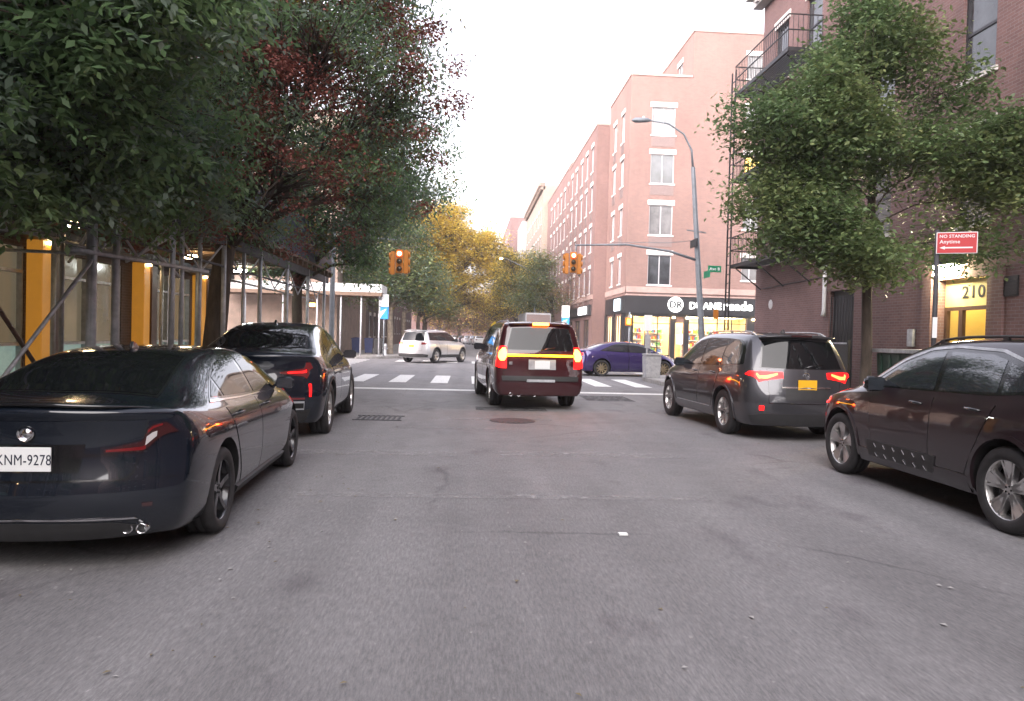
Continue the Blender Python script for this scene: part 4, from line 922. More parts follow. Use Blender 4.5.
def window(parent, fn, a,b,c,d, frame='win_frame_w', glass='glass', bars=('v',), lintel='limestone', sill='limestone', depth=.12, ac=False, lh=.32, label=None):
    f=MB(); t=.05
    for (p,q,r_,s) in ((a,b,c,c+t),(a,b,d-t,d),(a,a+t,c+t,d-t),(b-t,b,c+t,d-t)): box_uv(f,fn,p,q,r_,s,depth-.05,depth)
    if 'v' in bars: box_uv(f,fn,(a+b)/2-.03,(a+b)/2+.03,c+t,d-t,depth-.045,depth-.002)
    if 'h' in bars: box_uv(f,fn,a+t,b-t,(c+d)/2-.03,(c+d)/2+.03,depth-.04,depth-.004)
    w=f.build('window',M[frame],parent)
    if label: w['label']=label
    g=MB(); g.add([fn(a,c,depth-.012),fn(b,c,depth-.012),fn(b,d,depth-.012),fn(a,d,depth-.012)],[(0,1,2,3)]); g.build('pane',M[glass],w,fix=False)
    if lintel:
        k=MB(); box_uv(k,fn,a-.12,b+.12,d+.003,d+lh,-.03,.1); k.build('lintel',M[lintel],w)
    if sill:
        k=MB(); box_uv(k,fn,a-.08,b+.08,c-.10,c-.002,-.06,.1); k.build('sill',M[sill],w)
    if ac:
        k=MB(); box_uv(k,fn,a,b,c-.75,c-.12,-.02,.1); 
        for i in range(7): box_uv(k,fn,a+.04,b-.04,c-.70+i*.08,c-.67+i*.08,-.032,-.02)
        k.build('ac_grille',M['ac'],w)
    return w
fX=lambda X,s:(lambda u,z,w:(X+s*w,u,z))     # street face; s=+1 interior towards +x
fY=lambda Y:(lambda u,z,w:(u,Y+w,z))
def shell(parent,x0,x1,y0,y1,z1,m,streetface,holes_s,holes_f,parapet=.5,depth=.16,front='y0'):
    mb=MB()
    sx=x0 if streetface=='x0' else x1; s=1 if streetface=='x0' else -1
    wall_holes(mb,fX(sx,s),y0,y1,0,z1,holes_s,depth)
    wall_holes(mb,fY(y0),x0,x1,0,z1,holes_f,depth)
    ox=x1 if streetface=='x0' else x0
    mb.add([(ox,y0,0),(ox,y1,0),(ox,y1,z1),(ox,y0,z1)],[(0,1,2,3)]); mb.add([(x0,y1,0),(x1,y1,0),(x1,y1,z1),(x0,y1,z1)],[(0,1,2,3)])
    w=mb.build('wall',M[m],parent,fix=False)
    MB().box(x0+.02,x1-.02,y0+.02,y1-.02,z1-.12,z1-.06).build('roof',M['roof'],parent)
    return w
def coping(parent,x0,x1,y0,y1,z,m='limestone',ov=.05,h=.14,name='coping'):
    mb=MB(); t=.3
    mb.box(x0-ov,x1+ov,y0-ov,y0+t,z,z+h); mb.box(x0-ov,x0+t,y0+t,y1-t,z,z+h); mb.box(x1-t,x1+ov,y0+t,y1-t,z,z+h); mb.box(x0-ov,x1+ov,y1-t,y1+ov,z,z+h)
    return mb.build(name,M[m],parent)

# --- corner building with the shop on the far right
cb=empty('corner_apartment_building',(FR,47.5,0)); cb_off=Vector((0,0,0))
tag(cb,'pink brick apartment block with pale lintels above the brightly lit black-fronted corner shop','building')
cb.location=(0,0,0)
hf=[]; W1=[]
zz=[(5.15,7.1),(8.4,10.35),(11.75,13.65),(14.9,16.7)]
for z0,z1 in zz: W1.append((11.6,13.15,z0,z1,'cent'))
for z0,z1 in [(5.6,7.1),(8.95,10.5),(12.3,13.8),(15.35,16.9),(18.8,20.3)]: W1.append((17.85,18.95,z0,z1,'right'))
for z0,z1 in [(5.4,7.1),(8.8,10.5),(12.1,13.8),(15.2,16.9),(18.8,20.3)]: W1.append((22.5,23.8,z0,z1,'out'))
shopholes=[(10.75,13.2,.5,3.05),(13.55,14.1,.2,2.7),(14.45,18.3,.5,3.15)]
sideW=[]
for z0,z1 in [(5.3,7.1),(8.6,10.4),(11.9,13.7),(14.9,16.8)]:
    for y in (49.3,52.0): sideW.append((y,y+1.0,z0,z1))
sideshop=[(48.3,50.6,.5,3.1),(51.3,53.6,.3,3.1)]
# low and tall volume share one wall mesh
mb=MB()
wall_holes(mb,fX(FR,1),47.5,54.6,0,18.7,sideW+sideshop,.16)
wall_holes(mb,fY(47.5),FR,26,0,18.7,[w[:4] for w in W1 if w[3]<18]+shopholes,.16)
wall_holes(mb,fY(47.5),14.25,26,18.7,21.7,[w[:4] for w in W1 if w[3]>18],.16)
wall_holes(mb,fX(14.25,1),47.5,60,18.7,21.7,[(50,51.2,19.1,20.6)],.16)
mb.add([(26,47.5,0),(26,60,0),(26,60,21.7),(26,47.5,21.7)],[(0,1,2,3)])
mb.add([(FR,54.6,0),(26,54.6,0),(26,54.6,18.7),(FR,54.6,18.7)],[(0,1,2,3)])
mb.build('wall',M['pink_brick'],cb,fix=False)
MB().box(FR+.02,14.2,47.55,54.5,18.4,18.5).box(14.3,25.9,47.55,59.9,21.4,21.5).build('roof',M['roof'],cb)
mb=MB(); mb.box(FR-.05,14.2,47.45,47.7,18.7,18.84); mb.box(FR-.05,FR+.25,47.7,54.6,18.7,18.84); mb.box(14.2,26,47.45,47.7,21.7,21.84); mb.box(14.2,14.5,47.7,60,21.7,21.84); mb.build('coping',M['pink_belt'],cb)
f=fY(47.5)
for a,b,c,d,k in W1:
    lit=(k=='right' and 12<c<13)
    window(cb,f,a,b,c,d,glass='glass_blind' if (c in (8.4,14.9) or k!='cent') and not lit else 'glass',ac=(k=='cent'),bars=('v',))
    if lit: 
        MB().box(a+.06,b-.06,47.5+.085,47.5+.10,c+.06,d-.06).build('lit_pane',M['yellow_lit'] if 'yellow_lit' in M else emit('lit_window_blind',(1,.62,.15),.5),cb)
fs_=fX(FR,1)
for a,b,c,d in sideW: window(cb,fs_,a,b,c,d,glass='glass_blind',ac=True,lh=.28)
window(cb,fX(14.25,1),50,51.2,19.1,20.6,glass='glass_blind')
mb=MB(); mb.box(FR-.05,26,47.42,47.497,4.62,5.0); mb.box(FR-.053,FR-.003,47.42,54.6,4.62,5.0); mb.box(FR-.03,26,47.45,47.498,4.42,4.5); mb.build('belt_course',M['pink_belt'],cb)
# shop front : black fascia, piers, glass, lit room behind
mb=MB(); mb.box(FR-.12,19.4,47.28,47.497,3.25,4.38); mb.box(FR-.12,FR-.002,47.498,54.0,3.25,4.38); mb.box(FR-.06,19.4,47.36,47.496,3.1,3.25); mb.build('shop_fascia',M['black_panel'],cb)
for a,b in ((FR-.02,10.72),(13.22,13.53),(14.12,14.43),(18.32,19.4)): MB().box(a,b,47.40,47.496,0,3.1).build('shop_pier',M['black_panel'],cb)
for a,b in ((47.5,48.28),(50.62,51.28),(53.62,54.3)): MB().box(FR-.09,FR-.003,a,b,0,3.25).build('shop_pier',M['black_panel'],cb)
rm=MB(); rm.box(10.6,18.6,47.75,47.76,3.06,3.2,0) 
rm=MB(); rm.add([(10.5,50.6,0),(19,50.6,0),(19,50.6,3.2),(10.5,50.6,3.2)],[(0,1,2,3)]).add([(10.5,47.7,.15),(19,47.7,.15),(19,50.6,.15),(10.5,50.6,.15)],[(0,1,2,3)]).add([(10.5,47.7,3.2),(19,47.7,3.2),(19,50.6,3.2),(10.5,50.6,3.2)],[(0,1,2,3)])
rm.add([(19,47.7,0),(19,50.6,0),(19,50.6,3.2),(19,47.7,3.2)],[(0,1,2,3)])
rm.build('shop_interior',M['cream_wall'],cb,fix=False)
cl=MB()
for x in np.arange(10.9,18.6,1.1): 
    for y in (48.2,49.6): cl.box(x,x+.8,y,y+.35,3.12,3.17)
cl.build('ceiling_light',emit('shop_strip_light',(1,.78,.42),9),cb)
shc=[mat('goods_%s'%n,c,.5) for n,c in (('red',(.5,.06,.05)),('white',(.7,.7,.66)),('blue',(.08,.15,.4)),('amber',(.65,.35,.06)),('green',(.1,.3,.12)))]
for x0 in (10.8,12.2,14.7,16.1,17.4):
    s_=MB(); 
    for z in (.2,.65,1.1,1.55,2.0): s_.box(x0,x0+1.15,49.7,50.1,z,z+.04)
    s_.box(x0,x0+1.15,50.1,50.14,.15,2.3); sh=s_.build('shelf_unit',M['white_paint'],cb)
    g_=MB()
    for z in (.24,.69,1.14,1.59,2.04):
        x=x0+.03
        while x<x0+1.05:
            w=rng.uniform(.06,.16); g_.box(x,x+w,49.72,49.95,z,z+rng.uniform(.15,.32),int(rng.integers(0,5))); x+=w+.01
    g_.build('shop_goods',shc,sh)
for a,b,c,d in shopholes[:1]+shopholes[2:]:
    fr=MB()
    for u in np.linspace(a,b,int((b-a)/1.2)+2): box_uv(fr,f,u-.03,u+.03,c,d,.05,.12)
    box_uv(fr,f,a,b,c,c+.08,.04,.125); box_uv(fr,f,a,b,d-.45,d-.40,.045,.124)
    w=fr.build('shop_window',M['black_metal'],cb)
for a,b,c,d in sideshop:
    g=MB(); g.add([fs_(a,c,.10),fs_(b,c,.10),fs_(b,d,.10),fs_(a,d,.10)],[(0,1,2,3)]); w=g.build('shop_window',emit('lit_side_window',(1,.72,.38),.35),cb,fix=False)
    fr=MB()
    for u in np.linspace(a,b,4): box_uv(fr,fs_,u-.03,u+.03,c,d,.03,.09)
    fr.build('window_bars',M['black_metal'],w)
for x in (10.5,13.38,14.28,18.7): MB().lathe([(.0,.0),(.07,.0),(.09,-.12),(0,-.12)],12,'z',(x,47.3,3.1)).build('downlight',M['warm_lamp'],cb)
# sign
sg=empty('shop_sign',(0,0,0),0,cb)
MB().lathe([(.50,.0),(.50,-.07),(0,-.07)],40,'y',(13.45,47.27,3.88)).build('sign_disc',M['lit_white'],sg)
text_obj('sign_letters','DR',.60,M['black_panel'],(13.45,47.185,3.86),(PI/2,0,0),sg,.03,.006)
text_obj('sign_letters','DUANE',.62,M['lit_white'],(15.42,47.22,3.82),(PI/2,0,0),sg,.012,.04,sx=.98)
text_obj('sign_letters','reade',.82,M['lit_white'],(17.6,47.22,3.87),(PI/2,0,0),sg,.014,.04,sx=1.0)
MB().box(FR-.20,FR-.13,48.6,50.3,3.45,4.25).build('side_sign',emit('pale_lit_sign',(.75,.9,1),.6),cb)
mb=MB(); mb.box(13.62,14.04,47.38,47.392,1.3,1.95); mb.build('poster',M['sign_white'],cb)
# --- rose block
rb=empty('rose_brick_building'); tag(rb,'rose brick block next along from the corner shop with tall paired windows','building')
hs=[]
for z0 in (5.0,8.2,11.4,14.4):
    for y in (56.3,58.9,61.6,64.6,67.4): hs.append((y,y+1.0,z0,z0+1.9))
gh=[(56.5,59.4,.4,3.0),(61,64,.4,3.0),(65.5,68.4,.4,3.0)]
shell(rb,9.3,24,54.8,70.2,17.5,'rose_brick','x0',hs+gh,[])
coping(rb,9.3,24,54.8,70.2,17.5,'pink_belt')
for h in hs: window(rb,fX(9.3,1),*h,glass='glass_blind' if rng.random()<.5 else 'glass',ac=True,lh=.3)
for h in gh:
    window(rb,fX(9.3,1),*h,frame='umber',glass='glass',lintel=None,sill=None)
mb=MB(); mb.box(9.1,9.297,55.4,69.6,3.3,4.1); mb.build('shop_fascia',M['black_panel'],rb)
MB().box(9.0,9.09,56.6,60.2,3.4,4.0).build('lit_sign',emit('lit_white_sign',(1,.98,1),.8),rb)
MB().box(9.22,9.297,54.9,70.1,4.5,4.85).build('belt_course',M['pink_belt'],rb)
mb=MB(); mb.tube([(11,63,17.5),(11,63,18.7)],.05).bar((11,62.7,18.2),(11,63.6,18.9),.08,.5); mb.build('roof_vent',M['silver_metal'],rb)
# --- further blocks on the right
def plain_block(name,label,x0,x1,y0,y1,z1,m,side,z0s,ys,ww=1.0,wh=1.8,glass='glass_blind',cornice=None,lint='limestone',ac=False,front=None,zsh=3.2):
    e=empty(name); tag(e,label,'building')
    hs=[(y,y+ww,z,z+wh) for z in z0s for y in ys]; X=x0 if side=='x0' else x1; s=1 if side=='x0' else -1
    hf=[(x,x+ww,z,z+wh) for z in z0s for x in (front or [])]
    shell(e,x0,x1,y0,y1,z1,m,side,hs,hf)
    for h in hs: window(e,fX(X,s),*h,frame='win_frame_w',glass=glass if rng.random()<.6 else 'glass',lintel=lint,ac=ac)
    for h in hf: window(e,fY(y0),*h,glass='glass',lintel=lint)
    if cornice: 
        mb=MB(); d=.55
        xa,xb=(X-d,X+.2) if side=='x0' else (X-.2,X+d)
        mb.box(xa,xb,y0-.05,y1,z1-.15,z1+.35); mb.box(xa+.25*(s>0),xb-.25*(s<0),y0,y1,z1-.55,z1-.152)
        for y in np.arange(y0+.3,y1-.2,1.0): mb.box(xa+.12*(s>0),xb-.12*(s<0),y,y+.25,z1-.5,z1-.153)
        mb.build('cornice',M[cornice],e)
    else: coping(e,x0,x1,y0,y1,z1,'pink_belt' if 'brick' in m else 'grey_stone')
    return e
plain_block('brick_building','third rose brick block down the right side, lower than the tan one beyond',9.6,22,70.4,92,18.3,'rose_brick','x0',(5.2,8.4,11.6,14.8),np.arange(72,90,3.0),ac=True)
plain_block('tan_building','tan brick tenement with dark bracketed cornice beyond the rose brick blocks',9.0,22,92.2,118,20.6,'tan_brick','x0',(5.5,9.0,12.5,16),np.arange(94,116,3.0),cornice='brown_stone')
plain_block('far_building','brown gabled-looking block at the far right end of the street, half behind yellow trees',7.0,20,130,160,22.5,'red_brick','x0',(6,10,14,18),np.arange(132,156,4.0))
plain_block('far_pale_building','pale narrow block behind the tan tenement at the end of the street',8.3,20,118.5,129.5,20.0,'grey_stone','x0',(6,10,14),(120,124))
# --- left side
lf=empty('left_shop_building'); tag(lf,'dark brick building with amber-lit columns behind the sidewalk scaffolding on the left','building')
bays=[-6.2,-2,2.2,6.4,10.6,14.5,18.9,22.9]
hs=[(b+.75,min(b+4.0,25.4)-.15,.35,3.0) for b in bays if b+4.0<26.2]+[(23.55,25.2,.35,3.0)]
up=[(y,y+1.2,z,z+1.9) for z in (5.2,8.6,12.0,15.4) for y in np.arange(-4,24,2.7)]
shell(lf,-22,FL,-8,25.7,18.5,'dark_brick','x1',hs+up,[],depth=.25)
fl=fX(FL,-1)
for h in up: window(lf,fl,*h,frame='win_frame_d',lintel='brown_stone',sill='brown_stone',glass='glass')
Mroom=mat('dim_shop_room',(.20,.17,.14),.8,var=.3,scale=1)
for h in hs:
    a,b,c,d=h
    w_=MB(); n=max(2,int((b-a)/1.1))
    for u in np.linspace(a,b,n+1): box_uv(w_,fl,u-.04,u+.04,c,d,.02,.14)
    box_uv(w_,fl,a,b,c,c+.12,.01,.142); box_uv(w_,fl,a,b,d-.5,d-.44,.015,.141); box_uv(w_,fl,a,b,c+.78,c+.84,.015,.139)
    sw=w_.build('shop_window',M['silver_metal'],lf)
    g=MB(); g.add([fl(a,c+.84,.12),fl(b,c+.84,.12),fl(b,d,.12),fl(a,d,.12)],[(0,1,2,3)]); g.build('pane',M['shopglass'] if 'shopglass' in M else M.setdefault('shopglass',mat('frosted_shop_glass',(.055,.052,.046),.14,0,.6,var=.6,scale=.8,emis=(.9,.75,.5),estr=.02)),sw,fix=False)
    g=MB(); g.add([fl(a,c,.12),fl(b,c,.12),fl(b,c+.84,.12),fl(a,c+.84,.12)],[(0,1,2,3)]); g.build('lower_panel',M.setdefault('aqua_panel',mat('pale_aqua_panel',(.20,.28,.25),.35,var=.2,emis=(.7,1,.9),estr=.04)),sw,fix=False)
for b in bays:
    mb=MB(); mb.box(FL+.003,FL+.30,b,b+.36,.13,3.15); p=mb.build('lit_column',M['yellow_panel'],lf,bevel=.01)
    mb=MB(); mb.box(FL+.003,FL+.34,b+.37,b+.70,.13,3.15); mb.build('column_casing',M['umber'],lf)
    MB().box(FL+.305,FL+.37,b+.17,b+.25,3.08,3.14).build('column_lamp',M['warm_lamp'],p)
MB().box(FL+.003,FL+.42,-7.9,25.6,3.16,3.9).build('shop_fascia',M['black_panel'],lf)
# --- near right brick building
nb=empty('brick_walkup_building'); tag(nb,'brown-red brick walk-up with fire escape and door 210 filling the right side','building')
win=[(13.95,14.95,7.05,9.1),(13.95,14.95,3.6+.35,5.95)] 
win=[(13.95,14.95,7.1,9.0),(13.95,14.95,4.1,5.9),(13.95,14.95,10.2,12.1)]
for y in (10.6,7.2,3.8,.4): win+= [(y,y+1.0,z,z+1.85) for z in (4.1,7.1,10.2)]
for y in (17.4,21.3,23.6): win+= [(y,y+1.0,z,z+1.85) for z in (4.3,7.3,10.3)]
door=[(18.95,20.3,.15,3.05),(13.95,15.45,.15,3.0),(13.12,13.62,2.58,2.9)]
shell(nb,FR,24,-8,25.7,13.9,'red_brick','x0',win+door,[],depth=.18)
fr_=fX(FR,1)
for h in win: window(nb,fr_,*h,frame='win_frame_d',glass='glass' if h[2]>5 else 'glass_blind',bars=('h',),lh=.26)
# cornice
mb=MB(); mb.box(FR-.55,FR+.2,-8,26.1,13.75,14.1); mb.box(FR-.35,FR-.002,-8,25.9,13.4,13.748)
for y in np.arange(-7.5,25.8,.8): mb.box(FR-.45,FR-.003,y,y+.2,13.45,13.747)
mb.box(FR-.004,24,25.702,26.1,13.75,14.1)
mb.build('cornice',M['grey_stone'],nb)
# service door recess
mb=MB(); mb.box(FR+.14,FR+.17,18.95,20.3,.15,3.05); d=mb.build('door',M['black_metal'],nb)
mb=MB()
for y in np.arange(19.0,20.3,.16): mb.tube([(FR+.05,y,.2),(FR+.05,y,2.9)],.012,6)
mb.bar((FR+.05,18.96,1.6),(FR+.05,20.29,1.6),.03,.03); mb.build('door_gate',M['black_metal'],d)
# entrance 210
e_=MB(); e_.box(FR+.9,FR+.93,13.5,15.9,.15,3.0); e_.add([(FR+.17,13.95,3.0),(FR+.9,13.95,3.0),(FR+.9,15.45,3.0),(FR+.17,15.45,3.0)],[(0,1,2,3)])
e_.add([(FR+.17,13.95,.15),(FR+.9,13.95,.15),(FR+.9,13.95,3.0),(FR+.17,13.95,3.0)],[(0,1,2,3)]); e_.add([(FR+.17,15.45,.15),(FR+.9,15.45,.15),(FR+.9,15.45,3.0),(FR+.17,15.45,3.0)],[(0,1,2,3)])
M['entry_yellow']=mat('yellow_entry_panel',(.60,.49,.20),.6,var=.1,scale=3)
en=e_.build('entrance_lobby',M['entry_yellow'],nb,fix=False)
mb=MB(); mb.box(FR+.16,FR+.20,13.96,15.44,2.42,2.99); tr=mb.build('transom_panel',M['entry_yellow'],nb)
text_obj('house_number','210',.36,M['black_metal'],(FR+.155,14.55,2.70),(PI/2,0,-PI/2),tr,.006,.004,sx=1.25)
mb=MB()
for a,b in ((13.96,14.04),(14.86,14.98),(15.36,15.44)): mb.box(FR+.15,FR+.22,a,b,.15,2.42)
mb.box(FR+.148,FR+.225,13.96,15.44,2.34,2.418); mb.box(FR+.151,FR+.221,14.05,15.35,.15,.35); dr=mb.build('door',M['umber'],nb)
g=MB(); g.add([(FR+.19,14.0,.3),(FR+.19,15.4,.3),(FR+.19,15.4,2.4),(FR+.19,14.0,2.4)],[(0,1,2,3)])
glm,nt_,b_=new_mat('door_glass'); b_.inputs['Transmission Weight'].default_value=1; b_.inputs['Roughness'].default_value=.05; b_.inputs['Base Color'].default_value=(.95,.9,.8,1); b_.inputs['IOR'].default_value=1.1
g.build('pane',glm,dr,fix=False)
MB().tube([(FR+.12,14.95,1.0),(FR+.12,14.95,1.35)],.015).build('handle',M['silver_metal'],dr)
MB().box(FR+.4,FR+.6,14.3,15.1,2.93,2.97).build('lobby_lamp',emit('lobby_tube',(1,.82,.45),7),nb)
# wall lamp over the entrance
mb=MB(); mb.box(FR-.21,FR-.003,14.68,15.40,3.302,3.40); wl=mb.build('wall_lamp',M['dark_steel'],nb)
mb=MB(); mb.box(FR-.20,FR-.02,14.72,15.36,3.10,3.30); mb.build('lamp_lens',emit('entrance_lamp',(1,.86,.55),35),wl)
for y in (13.45,15.62):
    mb=MB(); mb.box(FR-.06,FR-.003,y,y+.32 if y>15 else y+.30,.135,3.15); mb.build('door_jamb',M['red_brick'],nb)
mb=MB(); mb.box(FR-.03,FR+.10,13.10,13.64,2.55,2.93); 
for i in range(5): mb.box(FR-.04,FR-.031,13.12,13.62,2.58+i*.065,2.60+i*.065)
mb.build('vent_grille',M['black_metal'],nb)
MB().box(FR-.08,FR-.003,16.2,16.42,1.55,1.95).build('intercom',M['silver_metal'],nb,bevel=.01)
mb=MB(); mb.tube([(FR-.09,20.42,4.6),(FR-.09,20.42,2.5),(FR-.10,20.42,2.35)],[.055,.055,.075],10); mb.build('drain_pipe',M['white_wall'],nb)
MB().box(FR-.025,FR-.003,-8,25.69,3.42,3.62).build('belt_course',M['pink_belt'],nb) if False else None
# fire escape
fe=empty('fire_escape',(0,0,0),0,nb)
for z in (4.25,7.25,10.25):
    x0,x1,y0,y1=FR-1.05,FR-.02,21.2,25.5
    mb=MB(); mb.box(x0,x1,y0,y0+.05,z-.12,z); mb.box(x0,x1,y1-.05,y1,z-.12,z); mb.box(x0,x0+.05,y0+.051,y1-.051,z-.12,z)
    for i in range(13): mb.box(x0+.06+i*.075,x0+.10+i*.075,y0+.052,y1-.052,z-.04,z-.01)
    for y in (y0+.3,(y0+y1)/2,y1-.3): mb.bar((x0+.1,y,z-.12),(x1,y,z-.85),.035,.035)
    mb.build('platform',M['black_metal'],fe)
    mb=MB()
    for zz_ in (z+.5,z+.95):
        mb.bar((x0,y0,zz_),(x0,y1,zz_),.03,.03); mb.bar((x0,y0,zz_),(x1,y0,zz_),.03,.03); mb.bar((x0,y1,zz_),(x1,y1,zz_),.03,.03)
    for y in np.arange(y0,y1+.01,.145): mb.bar((x0,y,z),(x0,y,z+.95),.014,.014)
    for x in np.arange(x0,x1,.145): mb.bar((x,y0,z),(x,y0,z+.95),.014,.014); mb.bar((x,y1,z),(x,y1,z+.95),.014,.014)
    mb.build('railing',M['black_metal'],fe)
    if z<10:
        mb=MB()
        for s in (0,.5): mb.bar((x0+.25+s,y0+.6,z),(x0+.25+s,y1-.6,z+3.0),.03,.14)
        for i in range(11): 
            k=(i+.5)/11; mb.box(x0+.26,x0+.74,y0+.6+k*(y1-y0-1.2)-.1,y0+.6+k*(y1-y0-1.2)+.1,z+3*k-.01,z+3*k+.01)
        mb.build('stair',M['black_metal'],fe)
mb=MB()
for y in (25.25,25.6): mb.bar((FR-1.12,y,1.9),(FR-1.12,y,11.0),.045,.045)
for z in np.arange(2.0,10.9,.32): mb.bar((FR-1.12,25.25,z),(FR-1.12,25.6,z),.025,.025)
mb.build('drop_ladder',M['black_metal'],fe)
mb=MB(); mb.tube([(FR-.02,25.0,3.42),(FR-.02,20,3.50),(FR-.02,17,3.9)],.015,6).build('wall_cable',M['dark_steel'],nb)
# fire-escape neighbour : a small area fence
def rail_fence(label,x,y0,y1,h=1.15,solid=False):
    e=empty('area_fence',(x,y0,.135)); tag(e,label,'fence')
    mb=MB(); L_=y1-y0
    mb.bar((0,0,h),(0,L_,h),.04,.04); mb.bar((0,0,.12),(0,L_,.12),.03,.03)
    mb.build('rail',M['silver_metal' if solid else 'black_metal'],e)
    for y in np.linspace(0,L_,int(L_/1.4)+2): MB().box(-.03,.03,y-.03,y+.03,0,h+.08).build('post',M['black_metal'],e)
    if solid: MB().box(-.012,.012,.03,L_-.03,.15,h-.04).build('panel',M['trim'],e)
    else:
        mb=MB()
        for y in np.arange(.1,L_,.12): mb.bar((0,y,.12),(0,y,h+.06),.014,.014)
        mb.build('bars',M['black_metal'],e)
rail_fence('dark panelled fence with a pale top rail beside the oak trunk behind the cars',9.0,16.9,20.8,1.45,True)
rail_fence('thin black iron railing at the foot of the brick wall beyond the service door',9.6,21.1,24.9,1.2)
# --- left, beyond the avenue
plain_block('left_corner_building','grey-brown corner block behind the white-edged scaffold across the avenue on the left',-24,FL,47.6,61,15.5,'brown_stone','x1',(5.5,8.8,12.1),np.arange(49,59,2.8),front=[-21,-18,-15,-12])
plain_block('left_far_building','brown brick row house beyond the left corner block, mostly behind trees',-22,FL,61.2,84,17,'dark_brick','x1',(1.2,4.8,8.2,11.6),np.arange(63,82,3),glass='glass')
plain_block('left_end_building','tall red-brown block at the far left end of the street, behind yellow trees',-24,-9.2,84.2,120,20,'red_brick','x1',(1.5,5.2,8.8,12.4,16),np.arange(86,118,3.2))
plain_block('street_end_building','distant brown block closing the view at the bend of the street',-12,-6.4,150,190,15,'red_brick','x1',(2,6,10),np.arange(152,186,5))

plain_block('closing_building','low brown brick block closing the view beyond the distant parked cars',-12,30,205,220,13,'red_brick','x0',(),(),front=[-8,-3,2,7,12])
MB().lathe([(.17,0),(.15,-.012),(0,-.012)],9,'x',(FR-.003,24.35,2.85)).build('wall_mark',M['white_wall'],nb)
# ------------------------------------------------------------------ sidewalk sheds
def shed(label,x0,x1,y0,y1,zd,ph,board,step=2.44,axis='y',rz=0,loc=(0,0,0),brace=True):
    e=empty('sidewalk_shed',loc,rz); tag(e,label,'scaffold shed')
    mb=MB(); mb.box(x0,x1,y0,y1,zd,zd+.06)
    for y in np.arange(y0,y1,.6): mb.box(x0,x1,y,y+.09,zd-.16,zd-.002)
    mb.build('deck',M['plank'],e)
    mb=MB(); mb.box(x1-.03,x1,y0,y1,zd+.062,zd+ph); mb.box(x0,x1-.032,y0,y0+.03,zd+.062,zd+ph); mb.box(x0,x1-.032,y1-.03,y1,zd+.062,zd+ph); mb.build('parapet',M[board],e)
    for k,y in enumerate(np.arange(y0+.25,y1,step)):
        for x in (x1-.12,x0+.2):
            MB().tube([(x,y,.0),(x,y,zd-.16)],.045,10).box(x-.12,x+.12,y-.12,y+.12,0,.03).build('post',M['silver_metal'],e)
    mb=MB()
    for x in (x1-.12,x0+.2):
        mb.bar((x,y0,zd-.26),(x,y1,zd-.26),.08,.2)
    mb.tube([(x1-.12,y0,zd-.75),(x1-.12,y1,zd-.75)],.022,8)
    mb.build('beam',M['dark_steel'],e)
    if brace:
        mb=MB()
        for k,y in enumerate(np.arange(y0+.25,y1-step,step)):
            mb.tube([(x1-.12,y,zd-.3),(x1-.12,y+step*.5,zd-.95)],.018,6); mb.tube([(x1-.12,y+step,zd-.3),(x1-.12,y+step*.5,zd-.95)],.018,6)
            mb.tube([(x0+.2,y,zd-.3),(x1-.12,y+step*.3,zd-1.0)],.018,6)
        mb.build('brace',M['silver_metal'],e)
    return e
s1=shed('galvanised scaffold shed with navy parapet over the pavement along the left kerb',-8.0,-4.55,-3,24.6,3.35,1.15,'navy_board')
s1.location=(0,0,.135)
mb=MB(); mb.tube([(-4.7,9.45,0),(-4.7,9.45,3.1)],.05,10).tube([(-4.7,10.1,0),(-4.7,10.1,3.1)],.05,10); mb.build('post',M['silver_metal'],s1)
mb=MB(); mb.tube([(-4.62,9.62,2.45),(-5.0,8.15,.75),(-5.35,7.0,0)],.024,8); mb.build('brace',M['silver_metal'],s1)
mb=MB(); mb.tube([(-5.0,7.3,2.35),(-4.9,9.1,.55)],.024,8); mb.build('brace',M['umber'],s1)
mb=MB(); mb.tube([(-4.7,9.45,2.3),(-7.8,11.2,2.5)],.022,8).tube([(-4.7,10.1,2.9),(-4.7,12.4,2.2)],.022,8).tube([(-4.65,8.9,2.3),(-4.65,13.4,2.42)],.03,8).tube([(-4.68,12.3,0),(-4.68,12.3,3.1)],.04,8).tube([(-4.68,13.1,0),(-4.68,13.1,3.1)],.04,8).tube([(-4.68,15.6,0),(-4.68,15.6,3.1)],.04,8).tube([(-4.7,12.9,3.2),(-4.7,10.4,2.3)],.022,8).tube([(-6.2,9.3,0),(-6.2,9.3,3.2)],.035,8).tube([(-6.4,12.0,0),(-6.4,12.0,3.2)],.035,8).tube([(-4.7,10.0,3.15),(-6.3,12.0,2.4)],.022,8).tube([(-4.72,8.2,2.75),(-4.72,8.5,2.95),(-4.72,9.3,2.95)],.035,8); mb.build('brace',M['silver_metal'],s1)
for y in (6.5,12.5,17.5,21.2):
    l=MB().box(-6.6,-6.3,y-.10,y+.10,3.02,3.10).build('shed_lamp',M['warm_lamp'] if y<20 else M['white_lamp'],s1)
mb=MB(); mb.bar((-5.4,6.3,3.62),(-4.3,8.6,3.50),.2,.05); mb.build('loose_plank',mat('pale_plank',(.34,.24,.16),.8,var=.3,scale=6,vscale=(8,1,8)),s1)
MB().bar((-6.2,6.6,3.9),(-4.2,7.6,3.74),.2,.05).build('loose_plank',bpy.data.materials['pale_plank'],s1)
s2=shed('scaffold shed with white-painted edge boards across the avenue on the left corner',-15.5,-5.2,A1+.6,47.2,3.75,.55,'white_wall',brace=False); s2.location=(0,0,.135)
MB().box(-9.6,-9.3,A1+1.5,A1+1.7,2.9,3.1).build('shed_lamp',emit('orange_shed_lamp',(1,.45,.08),5),s2)
